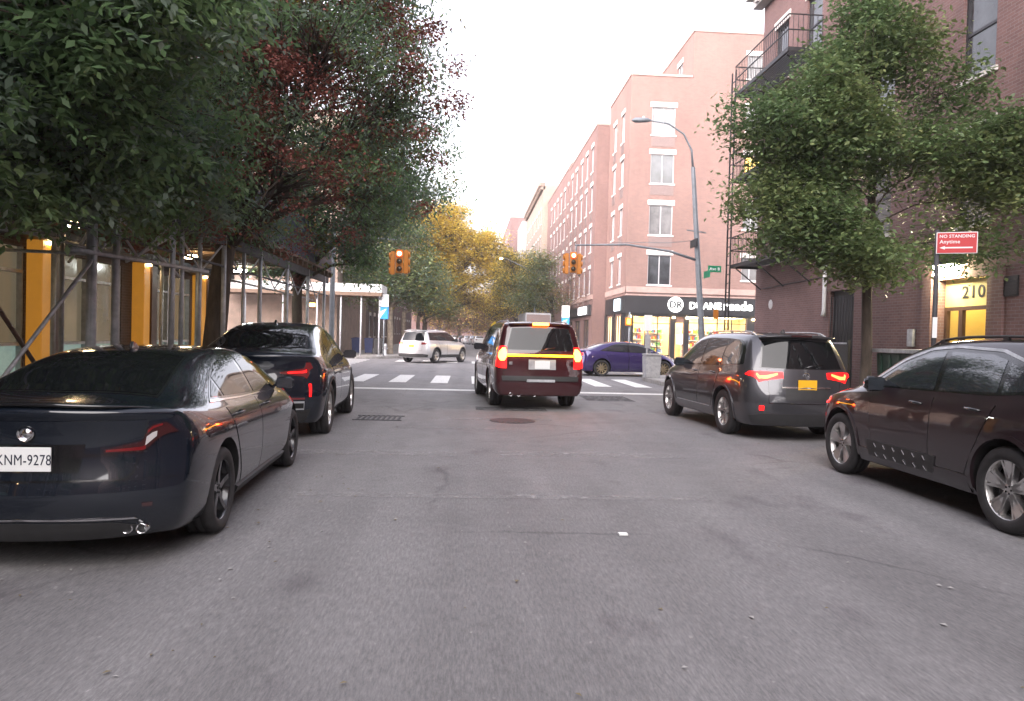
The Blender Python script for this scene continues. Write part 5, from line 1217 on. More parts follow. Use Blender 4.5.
for x in (-13.2,-11,-9.0,-7.6,-6.4):
    MB().tube([(x,A1+.8,0),(x,A1+.8,3.6)],.05,8).build('post',M['silver_metal'],s2)

# unseen blocks added behind the camera to darken reflections in paintwork and glass
plain_block('left_unseen_block','unseen brown block added on the left behind the camera for reflections',-22,FL,-70,-8.2,17,'dark_brick','x1',(1.2,5,8.5,12),np.arange(-68,-12,3.4),glass='glass')
plain_block('right_unseen_block','unseen brick block added on the right behind the camera for reflections',FR,24,-70,-8.2,15,'red_brick','x0',(1.2,5,8.5,12),np.arange(-68,-12,3.4),glass='glass')
plain_block('rear_unseen_block','unseen wide brick block added behind the camera to darken reflections',-40,42,-110,-96,30,'red_brick','x0',(),(),front=[])
# ------------------------------------------------------------------ street furniture
def signal_head(parent,x,y,z,face,lit,sc_=1.0,name='signal_head'):
    """three-lens traffic signal, facing `face` degrees (0 = towards -y)"""
    e=empty(name,(x,y,z),R(face),parent); e.scale=(sc_,)*3
    mb=MB(); mb.box(-.15,.15,-.08,.10,-.48,.48); mb.build('housing',M['signal_yellow'],e,bevel=.02)
    for i,zz_ in enumerate((.31,0,-.31)):
        v=MB(); v.lathe([(.118,-.02),(.126,-.02),(.126,-.08),(.118,-.08),(.118,-.02)],24,'y',(0,-.07,zz_)); 
        v.build('visor',M['signal_yellow'],e)
        l=MB(); l.lathe([(.118,0),(.09,-.03),(0,-.05)],20,'y',(0,-.085,zz_)); l.build('lens',M['red_signal'] if (i==0 and lit) else M['dark_lens'],e)
        if i==0 and lit: MB().lathe([(.09,0),(.06,-.02),(0,-.03)],16,'y',(0,-.128,zz_)).build('lens_core',M['signal_core'],e)
def octpole(mb,x,y,z0,z1,r0,r1,dx=0,n=8): mb.tube([(x,y,z0),(x+dx*.5,y,(z0+z1)/2),(x+dx,y,z1)],[r0,(r0+r1)/2,r1],n,smooth=False)
lp=empty('lamp_and_signal_pole',(9.85,30.1,.135)); tag(lp,'grey street lamp pole carrying the right-hand red signal, street signs and long curved arm','street lamp')
mb=MB(); octpole(mb,0,0,.0,8.6,.15,.09,-.72); mb.lathe([(.26,0),(.26,.35),(.20,.5),(.16,.7)],8,'z',smooth=False); mb.build('pole',M['pole_grey'],lp)
mb=MB(); pts=[(-.72,0,8.5),(-.80,0,9.3),(-1.15,0,9.95),(-1.8,0,10.35),(-2.6,0,10.45)]; mb.tube(pts,[.05,.045,.04,.035,.03],8); mb.build('lamp_arm',M['pole_grey'],lp)
mb=MB(); mb.tube([(-2.55,0,10.45),(-2.7,0,10.46),(-3.2,0,10.44),(-3.35,0,10.42)],[.04,.10,.11,.03],10); lh=mb.build('lamp_head',M['pole_grey'],lp); lh.scale=(1,1,1)
MB().lathe([(0,.10),(.05,.08),(.055,0),(0,0)],10,'z',(-2.85,0,10.52)).build('photocell',M['white_paint'],lh)
mb=MB(); mb.tube([(-.38,0,4.75),(-1.6,0,5.10),(-3.4,0,5.32),(-5.55,0,5.22)],[.06,.05,.045,.035],8); mb.tube([(-.42,0,5.6),(-1.6,0,5.45),(-3.9,0,5.40)],.012,6); mb.build('mast_arm',M['pole_grey'],lp)
mb=MB(); mb.bar((-.9,0,6.0),(-.1,0,5.92),.05,.05); mb.build('cross_bracket',M['pole_grey'],lp)
MB().tube([(-5.5,0,5.2),(-5.5,0,5.0)],.03,8).build('hanger',M['pole_grey'],lp)
signal_head(lp,-5.62,-.12,4.50,0,True,.88); signal_head(lp,-5.35,.10,4.46,90,False,.88); signal_head(lp,-5.88,.10,4.46,-90,False,.88)
sgn=empty('street_name_sign',(0,0,0),0,lp)
MB().box(.0,.56,-.14,-.12,4.28,4.55).build('sign_plate',M['sign_green'],sgn,bevel=.004)
text_obj('sign_lettering','Ave B',.17,M['sign_white'],(.28,-.146,4.41),(PI/2,0,0),sgn,.003,.002)
MB().box(-.02,.0,-.45,.35,4.05,4.33).build('sign_plate',M['sign_green'],sgn,bevel=.004)
o=MB(); o.box(-.62,-.56,-.45,.40,5.30,5.62); o.build('one_way_sign',M['black_metal'],lp,bevel=.004)
MB().box(.30,.50,-.15,-.05,2.35,2.75).build('pedestrian_signal',M['signal_yellow'],lp,bevel=.01)
# left signal: pole hidden in the foliage
ls=empty('signal_pole',(-5.6,30.6,.135)); tag(ls,'signal pole whose arm hangs the left-hand red traffic light in front of the trees','traffic signal')
mb=MB(); octpole(mb,0,0,0,5.6,.12,.09); mb.build('pole',M['pole_grey'],ls)
mb=MB(); mb.tube([(0,0,5.0),(1.3,0,5.3),(2.75,0,5.25)],[.05,.045,.035],8); mb.build('mast_arm',M['pole_grey'],ls)
signal_head(ls,2.72,-.12,4.36,0,True); signal_head(ls,2.42,.10,4.30,-90,False); signal_head(ls,2.98,.10,4.36,90,False)
ps=empty('pedestrian_signal_pole',(10.0,45.2,.135)); tag(ps,'thin pole with glowing orange hand signal at the corner shop window','traffic signal')
mb=MB(); mb.tube([(0,0,0),(0,0,3.1)],.06,8); mb.build('pole',M['pole_grey'],ps)
mb=MB(); mb.box(-.30,.12,-.22,-.06,2.25,2.75); pb=mb.build('signal_box',M['signal_yellow'],ps,bevel=.02)
mb=MB(); mb.box(-.20,.02,-.235,-.221,2.36,2.58); 
for i in range(4): mb.box(-.20+i*.058,-.155+i*.058,-.235,-.221,2.585,2.68)
mb.build('hand_symbol',M['orange_hand'],pb)
# no-standing sign
ns=empty('parking_sign',(6.79,10.35,.135)); tag(ns,'red and white no standing sign on a grey post by the lit doorway','street sign')
mb=MB(); mb.tube([(0,0,0),(0,0,3.12)],.032,8); mb.build('post',M['dark_steel'],ns)
pl_=MB(); pl_.box(-.02,.50,-.045,-.038,2.77,3.08); pn=pl_.build('sign_plate',M['sign_white'],ns,bevel=.003)
MB().box(-.008,.488,-.050,-.0455,2.782,3.068).build('sign_face',M['sign_red'],pn)
text_obj('sign_lettering','NO STANDING',.062,M['sign_white'],(.24,-.0525,3.018),(PI/2,0,0),pn,.0012,.001)
text_obj('sign_lettering','Anytime',.072,M['sign_white'],(.15,-.0525,2.94),(PI/2,0,0),pn,.0012,.001)
mb=MB(); mb.box(.06,.44,-.0525,-.0505,2.845,2.865); mb.prism([(.02,2.855),(.09,2.83),(.09,2.88)],lambda u,v,w:(u,-.0525+w,v),.002); mb.build('sign_arrow',M['sign_white'],pn)
ns.rotation_euler=(0,0,R(-24))
MB().box(-.03,.03,-.05,-.036,1.55,1.85).build('post_sticker',M['sign_white'],ns)
# litter bin with sign post
bn=empty('litter_bin',(6.85,27.0,.135)); tag(bn,'pale grey box-shaped litter bin on the right corner before the junction','bin')
mb=MB(); mb.prism([(-.26,0),(.26,0),(.30,.82),(-.30,.82)],lambda u,v,w:(u,w-.27,v),.54); mb.build('bin_body',M['bin_grey'],bn,bevel=.02)
mb=MB(); mb.box(-.31,.31,-.29,.29,.825,.90); mb.build('bin_rim',M['bin_grey'],bn,bevel=.02)
pp=empty('sign_post',(6.80,27.55,.135)); tag(pp,'pale post with a small white rectangular sign rising behind the litter bin','street sign')
MB().tube([(0,0,0),(0,0,2.3)],.045,8).build('post',M['bin_grey'],pp)
MB().box(-.15,.15,-.06,-.04,1.75,2.35).build('sign_plate',M['sign_white'],pp,bevel=.005)
MB().box(-.11,.11,-.07,-.061,1.1,1.6).build('meter_box',M['bin_grey'],pp)
# bus stop like signs
def bus_sign(label,x,y,zt,w,h,h2):
    e=empty('bus_stop_sign',(x,y,.135)); tag(e,label,'street sign')
    MB().tube([(0,0,0),(0,0,zt)],.045,8).build('post',M['pole_grey'],e)
    MB().box(-w/2,w/2,-.07,-.05,zt-h,zt).build('upper_plate',M['sign_white'],e,bevel=.005)
    MB().box(-w/2,w/2,-.068,-.048,zt-h-h2,zt-h-.004).build('lower_plate',M['sign_blue'],e,bevel=.005)
    MB().prism([(-w/2+.02,zt-h-h2+.05),(w/2-.12,zt-h-.12),(-w/2+.02,zt-h-.30)],lambda u,v,w_:(u,-.074+w_,v),.005).build('sign_mark',M['sign_white'],e)
    return e
bus_sign('tall white and blue sign before the trees on the left corner',-5.1,45.0,3.75,.52,.75,.75)
bus_sign('white and blue sign behind the braking SUV on the right corner',6.95,52.5,3.7,.55,.85,.75)
# dark green skip behind the oak
dm=empty('rubbish_skip',(8.55,12.9,.135)); tag(dm,'dark green ribbed rubbish skip behind the nearest right-hand SUV','skip')
mb=MB(); mb.prism([(-.55,0),(.55,0),(.65,1.2),(-.65,1.2)],lambda u,v,w:(u,w-.9,v+.08),1.8); mb.build('skip_body',M['bin_green'],dm,bevel=.02)
mb=MB(); mb.box(-.70,.70,-.95,.95,1.29,1.36); mb.build('rim',M['silver_metal'],dm)
mb=MB()
for y in np.arange(-.8,.9,.3): mb.box(-.66,-.60,y,y+.07,.15,1.25)
mb.build('rib',M['bin_green'],dm)
# wheeled bins left corner
def wbin(label,x,y,m,rz=0):
    e=empty('wheeled_bin',(x,y,.135),rz); tag(e,label,'bin','wheeled bins on the left corner')
    mb=MB(); mb.prism([(-.24,0.06),(.24,.06),(.29,.95),(-.29,.95)],lambda u,v,w:(u,w-.3,v),.6); mb.build('bin_body',M[m],e,bevel=.02)
    mb=MB(); mb.prism([(-.32,.96),(.32,.96),(.32,1.02),(.0,1.07),(-.32,1.02)],lambda u,v,w:(u,w-.34,v),.68); mb.build('lid',M[m],e,bevel=.01)
    for s in (-.22,.22): MB().lathe([(.09,-.03),(.09,.03)],12,'x',(s,.28,.09)).build('wheel',M['rubber'],e)
wbin('navy wheeled bin on the left corner, nearest to the building line',-7.4,49.5,'bin_blue')
wbin('navy wheeled bin on the left corner, middle of three, beside the pale-barked tree',-6.6,49.6,'bin_blue',.1)
wbin('black wheeled bin on the left corner, right of the two navy ones',-5.9,49.2,'trim',-.1)
# newspaper / hydrant like small things on left corner
hy=empty('fire_hydrant',(-5.15,46.3,.135)); tag(hy,'small pale fire hydrant at the foot of the tree on the left corner','hydrant')
MB().lathe([(.15,0),(.15,.05),(.10,.07),(.10,.55),(.13,.57),(.12,.66),(.06,.74),(0,.76)],16).build('barrel',M['silver_metal'],hy)
MB().tube([(-.17,0,.45),(.17,0,.45)],.045,10).build('nozzle',M['silver_metal'],hy)
# yellow crossing sign far away
ys=empty('crossing_sign',(3.75,104.5,.135)); tag(ys,'small yellow diamond warning sign far down the street left of the braking SUV','street sign')
MB().tube([(0,0,0),(0,0,3.3)],.05,8).build('post',M['pole_grey'],ys)
mb=MB(); mb.box(-.42,.42,-.08,-.06,-.42,.42); o=mb.build('sign_plate',M['sign_yellow'],ys); o.location=(0,0,2.9); o.rotation_euler=(0,PI/4,0)
# box truck far right
bt=empty('box_truck',(6.0,63.0,0)); tag(bt,'pale box truck parked by the right kerb beyond the junction','truck')
MB().box(-1.1,1.1,0,5.6,.95,3.6).build('cargo_box',M['bin_grey'],bt,bevel=.04)
mb=MB(); mb.prism([(5.7,.6),(7.9,.6),(7.9,1.5),(7.3,2.35),(5.7,2.45)],lambda u,v,w:(w-1.0,u,v),2.0); mb.build('cab',M['white_paint'],bt,bevel=.06)
MB().box(-.5,.5,-.0,7.6,.55,.9).build('chassis',M['dark_steel'],bt)
mb=MB(); mb.box(-1.0,1.0,-.03,-.005,1.05,3.45); mb.build('roller_door',M['ac'],bt)
for s in (-1,1): MB().box(s*.95-.1,s*.95+.1,-.06,-.031,.97,1.1).build('tail_light',M['tail_red'],bt)
for y in (1.1,6.6):
    for s in (-1,1): MB().lathe([(0,-.12),(.30,-.12),(.42,-.11),(.45,-.08),(.45,.08),(.42,.11),(.30,.12),(0,.12)],24,'x',(s*.9,y,.45)).build('wheel',M['rubber'],bt)
bt.rotation_euler=(0,0,R(2))
# lamp post across, on the right beyond the junction (small arm + glowing head near the yellow tree)
fl_=empty('street_lamp',(5.9,62,.135)); fl_.location=(7.0,78,.135); tag(fl_,'lit street lamp arm reaching out in front of the yellow trees beyond the junction','street lamp')
MB().tube([(0,0,0),(0,0,8.2)],[.12,.08],8).build('pole',M['pole_grey'],fl_)
MB().tube([(0,0,8.1),(-1.5,0,8.9),(-3.2,0,9.6)],[.05,.045,.04],8).build('lamp_arm',M['pole_grey'],fl_)
MB().tube([(-3.1,0,9.55),(-3.9,0,9.75)],[.08,.14],8).build('lamp_head',M['pole_grey'],fl_)
MB().lathe([(0,-.1),(.16,-.06),(.18,0),(0,0)],12,'z',(-3.7,0,9.62)).build('lamp_lens',emit('street_lamp_lens',(1,.62,.18),15),fl_)

# ------------------------------------------------------------------ trees
def leaf_mesh(name, centers, n_per, spread, size, mats, parent, droop=.3, aspect=.42, tints=None, mat_choice=None, compound=0, flat=.6, seed=1):
    g=np.random.default_rng(seed)
    C=np.repeat(centers,n_per,0); k=len(C)
    off=g.normal(0,1,(k,3))*spread; off[:,2]*=flat
    P=C+off
    ct=np.repeat(g.random(len(centers)) if tints is None else tints,n_per)
    mi=np.repeat(mat_choice if mat_choice is not None else np.zeros(len(centers),int),n_per)
    a=g.uniform(0,2*PI,k); dz=g.normal(-droop,.45,k)
    d=np.stack([np.cos(a),np.sin(a),dz],1); d/=np.linalg.norm(d,axis=1)[:,None]
    if compound:
        # pinnate leaf: pairs of leaflets along a stalk
        m=compound; t=np.repeat(np.linspace(0,1,m),2); sd=np.tile([-1,1],m)
        nrm=np.cross(d,g.normal(0,.5,(k,3))+[0,0,1.0]); nrm/=np.linalg.norm(nrm,axis=1)[:,None]
        st_=size*(m+.5)*.55
        P=(P[:,None,:]+d[:,None,:]*(t*st_)[None,:,None]-np.array([0,0,1.0])[None,None,:]*(t**2*st_*.25)[None,:,None]).reshape(-1,3)
        dd=(nrm[:,None,:]*sd[None,:,None]*.85+d[:,None,:]*.6-np.array([0,0,.25])).reshape(-1,3)
        dd+=g.normal(0,.15,dd.shape)
        d=dd/np.linalg.norm(dd,axis=1)[:,None]; k=len(P); ct=np.repeat(ct,2*m); mi=np.repeat(mi,2*m)
    n=g.normal(0,.45,(k,3))+[0,0,1]; sdv=np.cross(d,n); sdv/=np.linalg.norm(sdv,axis=1)[:,None]+1e-9
    up=np.cross(sdv,d)
    l=size*g.uniform(.65,1.25,k)[:,None]; w=l*aspect
    v0=P; v2=P+d*l; v1=P+d*l*.45+sdv*w*.5+up*w*.12; v3=P+d*l*.45-sdv*w*.5+up*w*.12
    V=np.stack([v0,v1,v2,v3],1).reshape(-1,3)
    me=bpy.data.meshes.new(name); me.vertices.add(4*k); me.vertices.foreach_set('co',V.ravel().astype(np.float32))
    me.loops.add(4*k); me.loops.foreach_set('vertex_index',np.arange(4*k,dtype=np.int32))
    me.polygons.add(k); me.polygons.foreach_set('loop_start',np.arange(0,4*k,4,dtype=np.int32)); me.polygons.foreach_set('loop_total',np.full(k,4,np.int32))
    me.polygons.foreach_set('material_index',mi.astype(np.int32))
    me.update(calc_edges=True)
    at=me.attributes.new('tint','FLOAT','FACE'); at.data.foreach_set('value',np.clip(ct*.6+g.random(k)*.4,0,1).astype(np.float32))
    return link_mesh(name,me,[M[x] for x in mats],parent)
def tree(label,loc,h_fork,r0,blobs,n_cl,n_per,spread,size,mats,group=None,seed=1,compound=0,bark='bark',probs=None,berries=0,limb_r=.5,lean=(0,0),cl_flat=.6,droop=.3,aspect=.42,gap=.0,name='street_tree',avoid=None,mid=0,fill=.55,leader=0,rzs=1.0):
    blobs=[(*b[:4],(b[4] if len(b)>4 else b[3])*rzs) for b in blobs]
    g=np.random.default_rng(seed)
    e=empty(name,loc); tag(e,label,'tree',group)
    L0=np.array(loc)
    vol=np.array([b[3]*b[3]*(b[4] if len(b)>4 else b[3]) for b in blobs]); vol=vol/vol.sum()
    cs=[];own=[]
    while len(cs)<n_cl:
        i=g.choice(len(blobs),p=vol); b=blobs[i]; rz_=b[4] if len(b)>4 else b[3]
        v=g.normal(size=3); v/=np.linalg.norm(v); v*=g.random()**(fill)
        p=np.array([b[0]+v[0]*b[3],b[1]+v[1]*b[3],b[2]+v[2]*rz_])
        # clumps and gaps
        q=math.sin(p[0]*2.3+seed)+math.sin(p[1]*2.0+seed*2)+math.sin(p[2]*2.9+p[0]*.9+seed*3)
        if q<-1.0+gap: continue
        if avoid and avoid(p): continue
        cs.append(p-L0); own.append(i)
    cs=np.array(cs); own=np.array(own)
    tk=MB(); fork=Vector((lean[0],lean[1],h_fork))
    tk.tube([(0,0,-.05),(lean[0]*.1,lean[1]*.1,.12),(lean[0]*.3+.02,lean[1]*.3,h_fork*.4),(lean[0]*.7-.02,lean[1]*.7,h_fork*.75),tuple(fork)],[r0*1.5,r0*1.12,r0,r0*.92,r0*.85],12)
    if leader: tk.tube([tuple(fork),(lean[0]+.05,lean[1],(h_fork+leader)/2),(lean[0],lean[1],leader)],[r0*.84,r0*.5,r0*.12],10)
    for i,b in enumerate(blobs):
        c=Vector(b[:3])-Vector(loc); s=fork-Vector((0,0,.3*g.random()))
        if leader: s=Vector((lean[0],lean[1],min(leader-.5,max(h_fork*.72,c.z-.55))))
        mid_=s.lerp(c,.45)+Vector((g.normal(0,.15),g.normal(0,.15),.25))
        lr=max(r0*limb_r*g.uniform(.75,1.0),.02)
        tk.tube([s,s.lerp(mid_,.5)+Vector((0,0,.06)),mid_,c],[lr,lr*.8,lr*.62,lr*.32],8)
        idx=np.where(own==i)[0]; g.shuffle(idx)
        for j in idx[:max(5,len(idx)//5)]:
            q=Vector(cs[j]); s2=mid_.lerp(c,g.random()); m2=s2.lerp(q,.5)+Vector((g.normal(0,.08),g.normal(0,.08),.1))
            tk.tube([s2,m2,q],[lr*.26,lr*.16,.006],5)
    tk.build('trunk',M[bark],e)
    ch=g.choice(len(mats),size=n_cl,p=probs) if probs else g.integers(0,len(mats),n_cl)
    tint=np.clip(.5+.35*np.sin(cs[:,0]*1.7+seed)*np.sin(cs[:,2]*1.9)+g.normal(0,.18,n_cl),0,1)
    cr=leaf_mesh('crown',cs,n_per,spread,size,mats,e,tints=tint,mat_choice=ch,compound=compound,seed=seed,flat=cl_flat,droop=droop,aspect=aspect)
    if berries:
        # clusters sit on the outside of the crown
        out=[]
        for _ in range(berries):
            i=g.choice(len(blobs),p=vol); b=blobs[i]; rz_=b[4] if len(b)>4 else b[3]
            v=g.normal(size=3); v/=np.linalg.norm(v); v*=g.uniform(.85,1.08); v[1]=-abs(v[1])*.6 if g.random()<.6 else v[1]
            p=np.array([b[0]+v[0]*b[3],b[1]+v[1]*b[3],b[2]+v[2]*rz_])
            if avoid and avoid(p): continue
            out.append(p-L0)
        leaf_mesh('seed_clusters',np.array(out),170,.15,.06,['berry'],e,aspect=.8,seed=seed+9,flat=.75)
    return e
if PARTS['trees']:
    inroad=lambda p: p[2]<2.1 or (p[0]>-2.6 and p[1]<7.5 and p[2]<4.5)
    tree('dark green tree overhanging the scaffold at the upper left, nearest on the left',(-5.15,5.6,.135),3.4,.17,
         [(-4.5,6.3,4.2,1.5,1.3),(-3.6,7.0,4.9,1.4,1.3),(-5.4,7.4,3.6,1.3,1.2),(-4.8,7.8,5.6,1.7,1.2),(-2.9,7.9,5.6,1.2,1.0),(-6.0,8.6,4.6,1.6,1.3),(-3.4,8.6,6.8,1.6,1.2),(-5.2,6.2,2.95,1.0,.7),(-4.2,8.0,3.7,1.1,.9),(-4.6,9.6,4.4,1.5,1.2),(-4.9,7.0,3.0,1.1,.75),(-4.1,8.2,3.1,.8,.55),(-5.3,8.6,3.2,1.1,.6),(-4.4,10.4,3.6,1.2,.7)],
         1350,8,.17,.115,['leaf_deep','leaf_blue'],None,3,compound=5,gap=.4,avoid=lambda p:(p[2]<2.1) or (p[0]>-2.0),aspect=.46,name='street_tree',probs=[.7,.3])
    tree('big tree with dark leaves and red-brown seed clusters leaning over the left lane',(-4.95,14.4,.135),3.2,.21,
         [(-4.6,14.0,6.0,2.4,2.0),(-2.7,13.6,6.6,1.9,1.9),(-1.45,13.8,5.7,1.3,1.5),(-3.2,13.2,4.4,1.8,1.2),(-1.75,14.4,4.3,1.1,1.1),(-5.6,14.8,4.3,1.8,1.3),(-3.4,14.5,8.6,2.4,1.9),(-2.3,14.6,8.0,1.5,1.4),(-5.0,15.5,8.0,2.2,2.2),(-6.3,13.2,6.2,1.6,1.5),(-4.6,12.6,3.7,1.2,.7),(-4.5,16.2,3.9,1.3,.8),(-5.6,11.6,4.0,1.2,.8)],
         3700,22,.23,.115,['leaf_deep','leaf_blue','leaf_olive'],None,5,avoid=lambda p:p[2]<2.75 or p[0]>-.25,berries=270,droop=.7,aspect=.36,limb_r=.55,probs=[.48,.47,.05],lean=(.25,.2),gap=.55)
    tree('dark leafy street tree before the junction behind the seed-cluster tree',(-5.1,22.3,.135),3.0,.16,
         [(-4.6,22.3,5.6,2.3,1.9),(-2.6,22.0,5.2,1.7,1.8),(-3.0,22.5,3.7,1.5,1.1),(-5.6,22.4,4.0,1.6,1.2),(-1.6,22.6,6.4,1.4,1.5),(-3.4,22.6,7.6,2.0,1.6)],
         1900,22,.26,.14,['leaf_deep','leaf_blue','leaf_olive'],None,8,avoid=lambda p:p[2]<2.8 or (p[0]>-2.95 and p[2]<4.6),berries=25,droop=.6,probs=[.5,.35,.15])
    tree('oak with dark green sprays in front of the brick walk-up on the right',(7.75,13.9,.135),3.3,.098,
         [(7.7,13.8,8.4,.75,1.3),(7.6,13.6,7.0,1.1,.7),(6.8,13.6,6.2,1.0,.5),(8.7,13.2,6.2,.9,.45),(6.1,13.4,5.3,1.25,.5),(7.4,13.2,5.5,1.2,.55),(9.0,12.6,5.2,1.2,.45),(6.4,13.2,4.45,1.2,.42),(5.7,13.6,4.2,.9,.32),(7.7,12.9,4.5,1.1,.45),(9.1,12.4,4.3,1.1,.4),(6.7,13.1,3.65,1.15,.35),(8.3,12.6,3.6,1.0,.35),(5.9,13.3,3.55,.9,.3),(7.2,12.9,3.15,1.1,.3),(9.0,12.5,3.5,.9,.35),(5.4,13.4,4.9,.8,.35),(9.3,11.6,5.0,.9,.4),(7.6,13.4,3.0,.8,.25),(7.8,13.6,9.8,.5,.8),(7.0,14.2,7.0,.6,.35),(8.6,13.9,7.4,.5,.3),(5.6,14.2,5.9,.8,.35),(7.0,12.7,6.3,.9,.5)],
         3200,24,.17,.112,['leaf_oak','leaf_mid','leaf_rust'],None,12,leader=10.5,limb_r=.26,cl_flat=.6,droop=.25,aspect=.5,probs=[.66,.34,.0],gap=.42,rzs=1.8,avoid=lambda p:p[0]>10.0,fill=.45)
    def bgt(label,x,y,blobs,ncl,mats,probs,seed,size=.22,npc=14,spread=.45,bark='bark',h=3.2,r=.2,gp='trees along the street beyond the junction',**k):
        tree(label,(x,y,.135),h,r,blobs,ncl,npc,spread,size,mats,gp,seed,bark=bark,probs=probs,**k)
    bgt('rounded grey-green tree on the left corner above the turning silver SUV',-5.3,50.5,[(-5.6,50.5,5.6,2.4,2.2),(-3.6,50.5,5.6,2.0,2.1),(-2.7,51,4.4,1.6,1.3),(-4.8,50.8,8.0,2.0,1.7),(-7.2,50.5,4.6,1.8,1.5)],1900,['leaf_mid','leaf_blue','leaf_olive'],[.65,.25,.1],21,.24,bark='bark_pale')
    bgt('green tree with yellow tips left of the road, second beyond the junction',-5.4,62,[(-5.6,62,6.6,2.6,2.4),(-3.2,62,5.6,2.1,2.0),(-2.4,62,4.0,1.7,1.1)],1300,['leaf_mid','leaf_olive','leaf_yellow'],[.5,.3,.2],22,.22,bark='bark_pale')
    bgt('tall bright yellow tree over the middle of the street',-5.0,74,[(-4.6,74,12.0,3.4,2.6),(-1.8,74,11.0,3.0,2.6),(.8,74,10.0,2.3,2.2),(-3.0,74,8.2,2.8,1.8),(.6,74,7.4,1.8,1.4),(2.2,74.5,11.2,1.6,1.5),(-2.2,74,13.8,2.2,1.3)],3200,['leaf_yellow','leaf_olive','leaf_mid'],[.82,.13,.05],23,.30,spread=.5,gap=.2)
    bgt('amber tree beyond the bright yellow one, left side',-5.5,92,[(-4.5,92,9.5,3.6,3.0),(-1.6,92,7.4,3.0,2.2),(1.0,92,6.0,2.2,1.4)],1600,['leaf_yellow','leaf_olive','leaf_rust'],[.55,.35,.10],24,.32,spread=.6)
    bgt('yellow-olive tree on the right side far down the street',6.4,96,[(5.6,96,8.6,3.0,3.0),(3.6,96,10.5,2.6,2.2),(4.4,96,5.6,2.6,1.6)],1600,['leaf_yellow','leaf_olive','leaf_mid'],[.5,.35,.15],25,.32,spread=.6)
    bgt('drooping grey-green tree in front of the rose brick blocks on the right',7.6,66,[(6.0,66,6.2,1.9,2.0),(4.9,66,4.8,1.5,1.2),(6.6,66,8.2,1.5,1.3),(7.4,66,5.0,1.6,1.4)],1100,['leaf_mid','leaf_olive','leaf_blue'],[.55,.3,.15],26,.2,gap=.2)
    bgt('yellow-green tree on the right pavement beyond the box truck',7.0,82,[(6.4,82,8.6,2.4,2.6),(4.6,82,7.0,2.0,2.0),(4.2,82,10.4,1.5,1.4),(6.8,82,5.0,2.0,1.4)],1300,['leaf_yellow','leaf_mid','leaf_olive'],[.35,.40,.25],31,.26,spread=.5,gap=.2)
    bgt('thin rust-coloured tree in front of the rose brick block, right of the signal',7.7,57,[(7.9,57,6.2,1.4,1.8),(7.0,57,5.0,1.2,1.0),(8.6,57,4.6,1.1,1.1)],150,['leaf_rust','leaf_olive'],[.85,.15],27,.13,npc=9,spread=.4,r=.09,gap=.3)
    bgt('dark brown leafy tree at the far bend of the street',-1.8,150,[(-1,150,6.0,5,3.9),(5,150,7.0,5,4.5),(-7,150,7.0,5,4.5),(-3,150,2.9,3,1.6),(3,150,2.9,3,1.6)],2300,['leaf_rust','leaf_olive','leaf_yellow'],[.45,.40,.15],28,.5,spread=.9,r=.3)
    bgt('olive tree closing the left pavement far away',-6.4,112,[(-6,112,6.5,3.6,2.6),(-3.2,112,5.0,2.4,1.6),(-7,112,10,3.4,2.2)],1100,['leaf_olive','leaf_rust','leaf_mid'],[.5,.2,.3],29,.36,spread=.6)
    bgt('rust and olive tree on the right pavement before the distant parked row',5.6,120,[(5.6,120,7.0,3.2,3.0),(3.2,120,5.2,2.2,1.4)],1000,['leaf_rust','leaf_olive','leaf_yellow'],[.4,.4,.2],30,.36,spread=.6)
    for i,(x,y) in enumerate([(-5.3,-9),(-5.2,-24),(7.9,-6.5),(7.9,-20)]):  # unseen trees added behind the camera so the cars reflect foliage, not sky
        tree(['unseen leafy tree added on the left behind the camera','second unseen leafy tree added on the left behind the camera','unseen leafy tree added on the right behind the camera','second unseen leafy tree added on the right behind the camera'][i],(x,y,.135),3.2,.17,[(x,y,5.6,2.4,2.0),(x+(1.6 if x<0 else -1.6),y,6.4,1.8,1.6),(x,y+1,8,2,1.6)],420,14,.35,.2,['leaf_deep','leaf_blue'],'unseen trees added behind the camera for reflections',40+i)
# tree pits
mb=MB()
for x,y in ((-4.95,14.4),(-5.1,22.3),(7.75,13.9),(-5.15,5.6)): mb.box(x-.5,x+.5,y-.7,y+.7,.1,.139)
st(mb.build('tree_pit_soil',M['soil']))

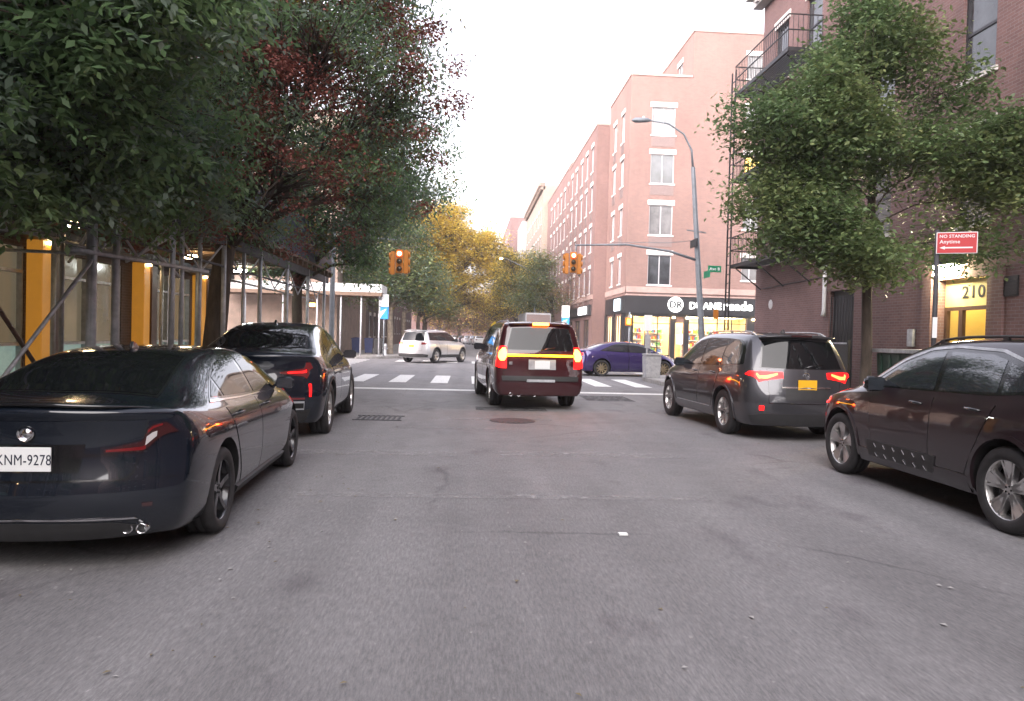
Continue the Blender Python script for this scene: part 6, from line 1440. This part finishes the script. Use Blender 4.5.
# ------------------------------------------------------------------ light, camera
w=bpy.data.worlds.new("World"); sc.world=w; w.use_nodes=True; nt=w.node_tree; bg=nt.nodes['Background']
sk=nt.nodes.new('ShaderNodeTexSky'); sk.sky_type='NISHITA'; sk.sun_disc=False; sk.sun_elevation=R(18); sk.sun_rotation=R(-128); sk.dust_density=4; sk.air_density=1.3; sk.ozone_density=1.0
hsv=nt.nodes.new('ShaderNodeHueSaturation'); hsv.inputs['Saturation'].default_value=.30
nt.links.new(sk.outputs[0],hsv.inputs['Color'])
tint=nt.nodes.new('ShaderNodeMix'); tint.data_type='RGBA'; tint.blend_type='MULTIPLY'; tint.inputs[0].default_value=1; tint.inputs[7].default_value=(1.0,.935,1.01,1)
nt.links.new(hsv.outputs[0],tint.inputs[6]); nt.links.new(tint.outputs[2],bg.inputs[0]); bg.inputs[1].default_value=SKY
sl=bpy.data.lights.new('sun','SUN'); sl.energy=SUN; sl.angle=R(60); sl.color=(1,.93,.88); so=bpy.data.objects.new('sun',sl); col.objects.link(so)
az,el=R(-60),R(36)   # soft light from behind-left of the camera, off the open sky
so.rotation_euler=(R(90)-el,0,R(-4))
H=1.55; yaw,pitch=.06030711,-.01952289; ro=math.atan(.026)
fw=Vector((math.sin(yaw)*math.cos(pitch),math.cos(yaw)*math.cos(pitch),math.sin(pitch))); rt=Vector((math.cos(yaw),-math.sin(yaw),0)); up=rt.cross(fw)
c_,s_=math.cos(ro),math.sin(ro); r2=rt*c_+up*s_; u2=-rt*s_+up*c_
cam=bpy.data.cameras.new('camera'); co=bpy.data.objects.new('camera',cam); col.objects.link(co)
cam.sensor_width=36; cam.lens=735/1024*36; cam.clip_end=2000; cam.clip_start=.05
mx=Matrix((( r2.x,u2.x,-fw.x,0),(r2.y,u2.y,-fw.y,0),(r2.z,u2.z,-fw.z,H),(0,0,0,1)))
co.matrix_world=mx; sc.camera=co
vs_=sc.view_settings; vs_.view_transform='Standard'; vs_.look='None'; vs_.gamma=1; vs_.use_curve_mapping=False; vs_.exposure=EXPO

if HAZE:
    m,nt,b=new_mat('street_haze'); out=nt.nodes['Material Output']; nt.nodes.remove(b)
    pv=nt.nodes.new('ShaderNodeVolumePrincipled'); pv.inputs['Color'].default_value=(.92,.90,.93,1); pv.inputs['Density'].default_value=HAZE; pv.inputs['Anisotropy'].default_value=.2
    nt.links.new(pv.outputs[0],out.inputs['Volume'])
    tag(MB().box(-640,640,-340,940,-1.5,32).build('haze',m),None,None,None,'stuff')
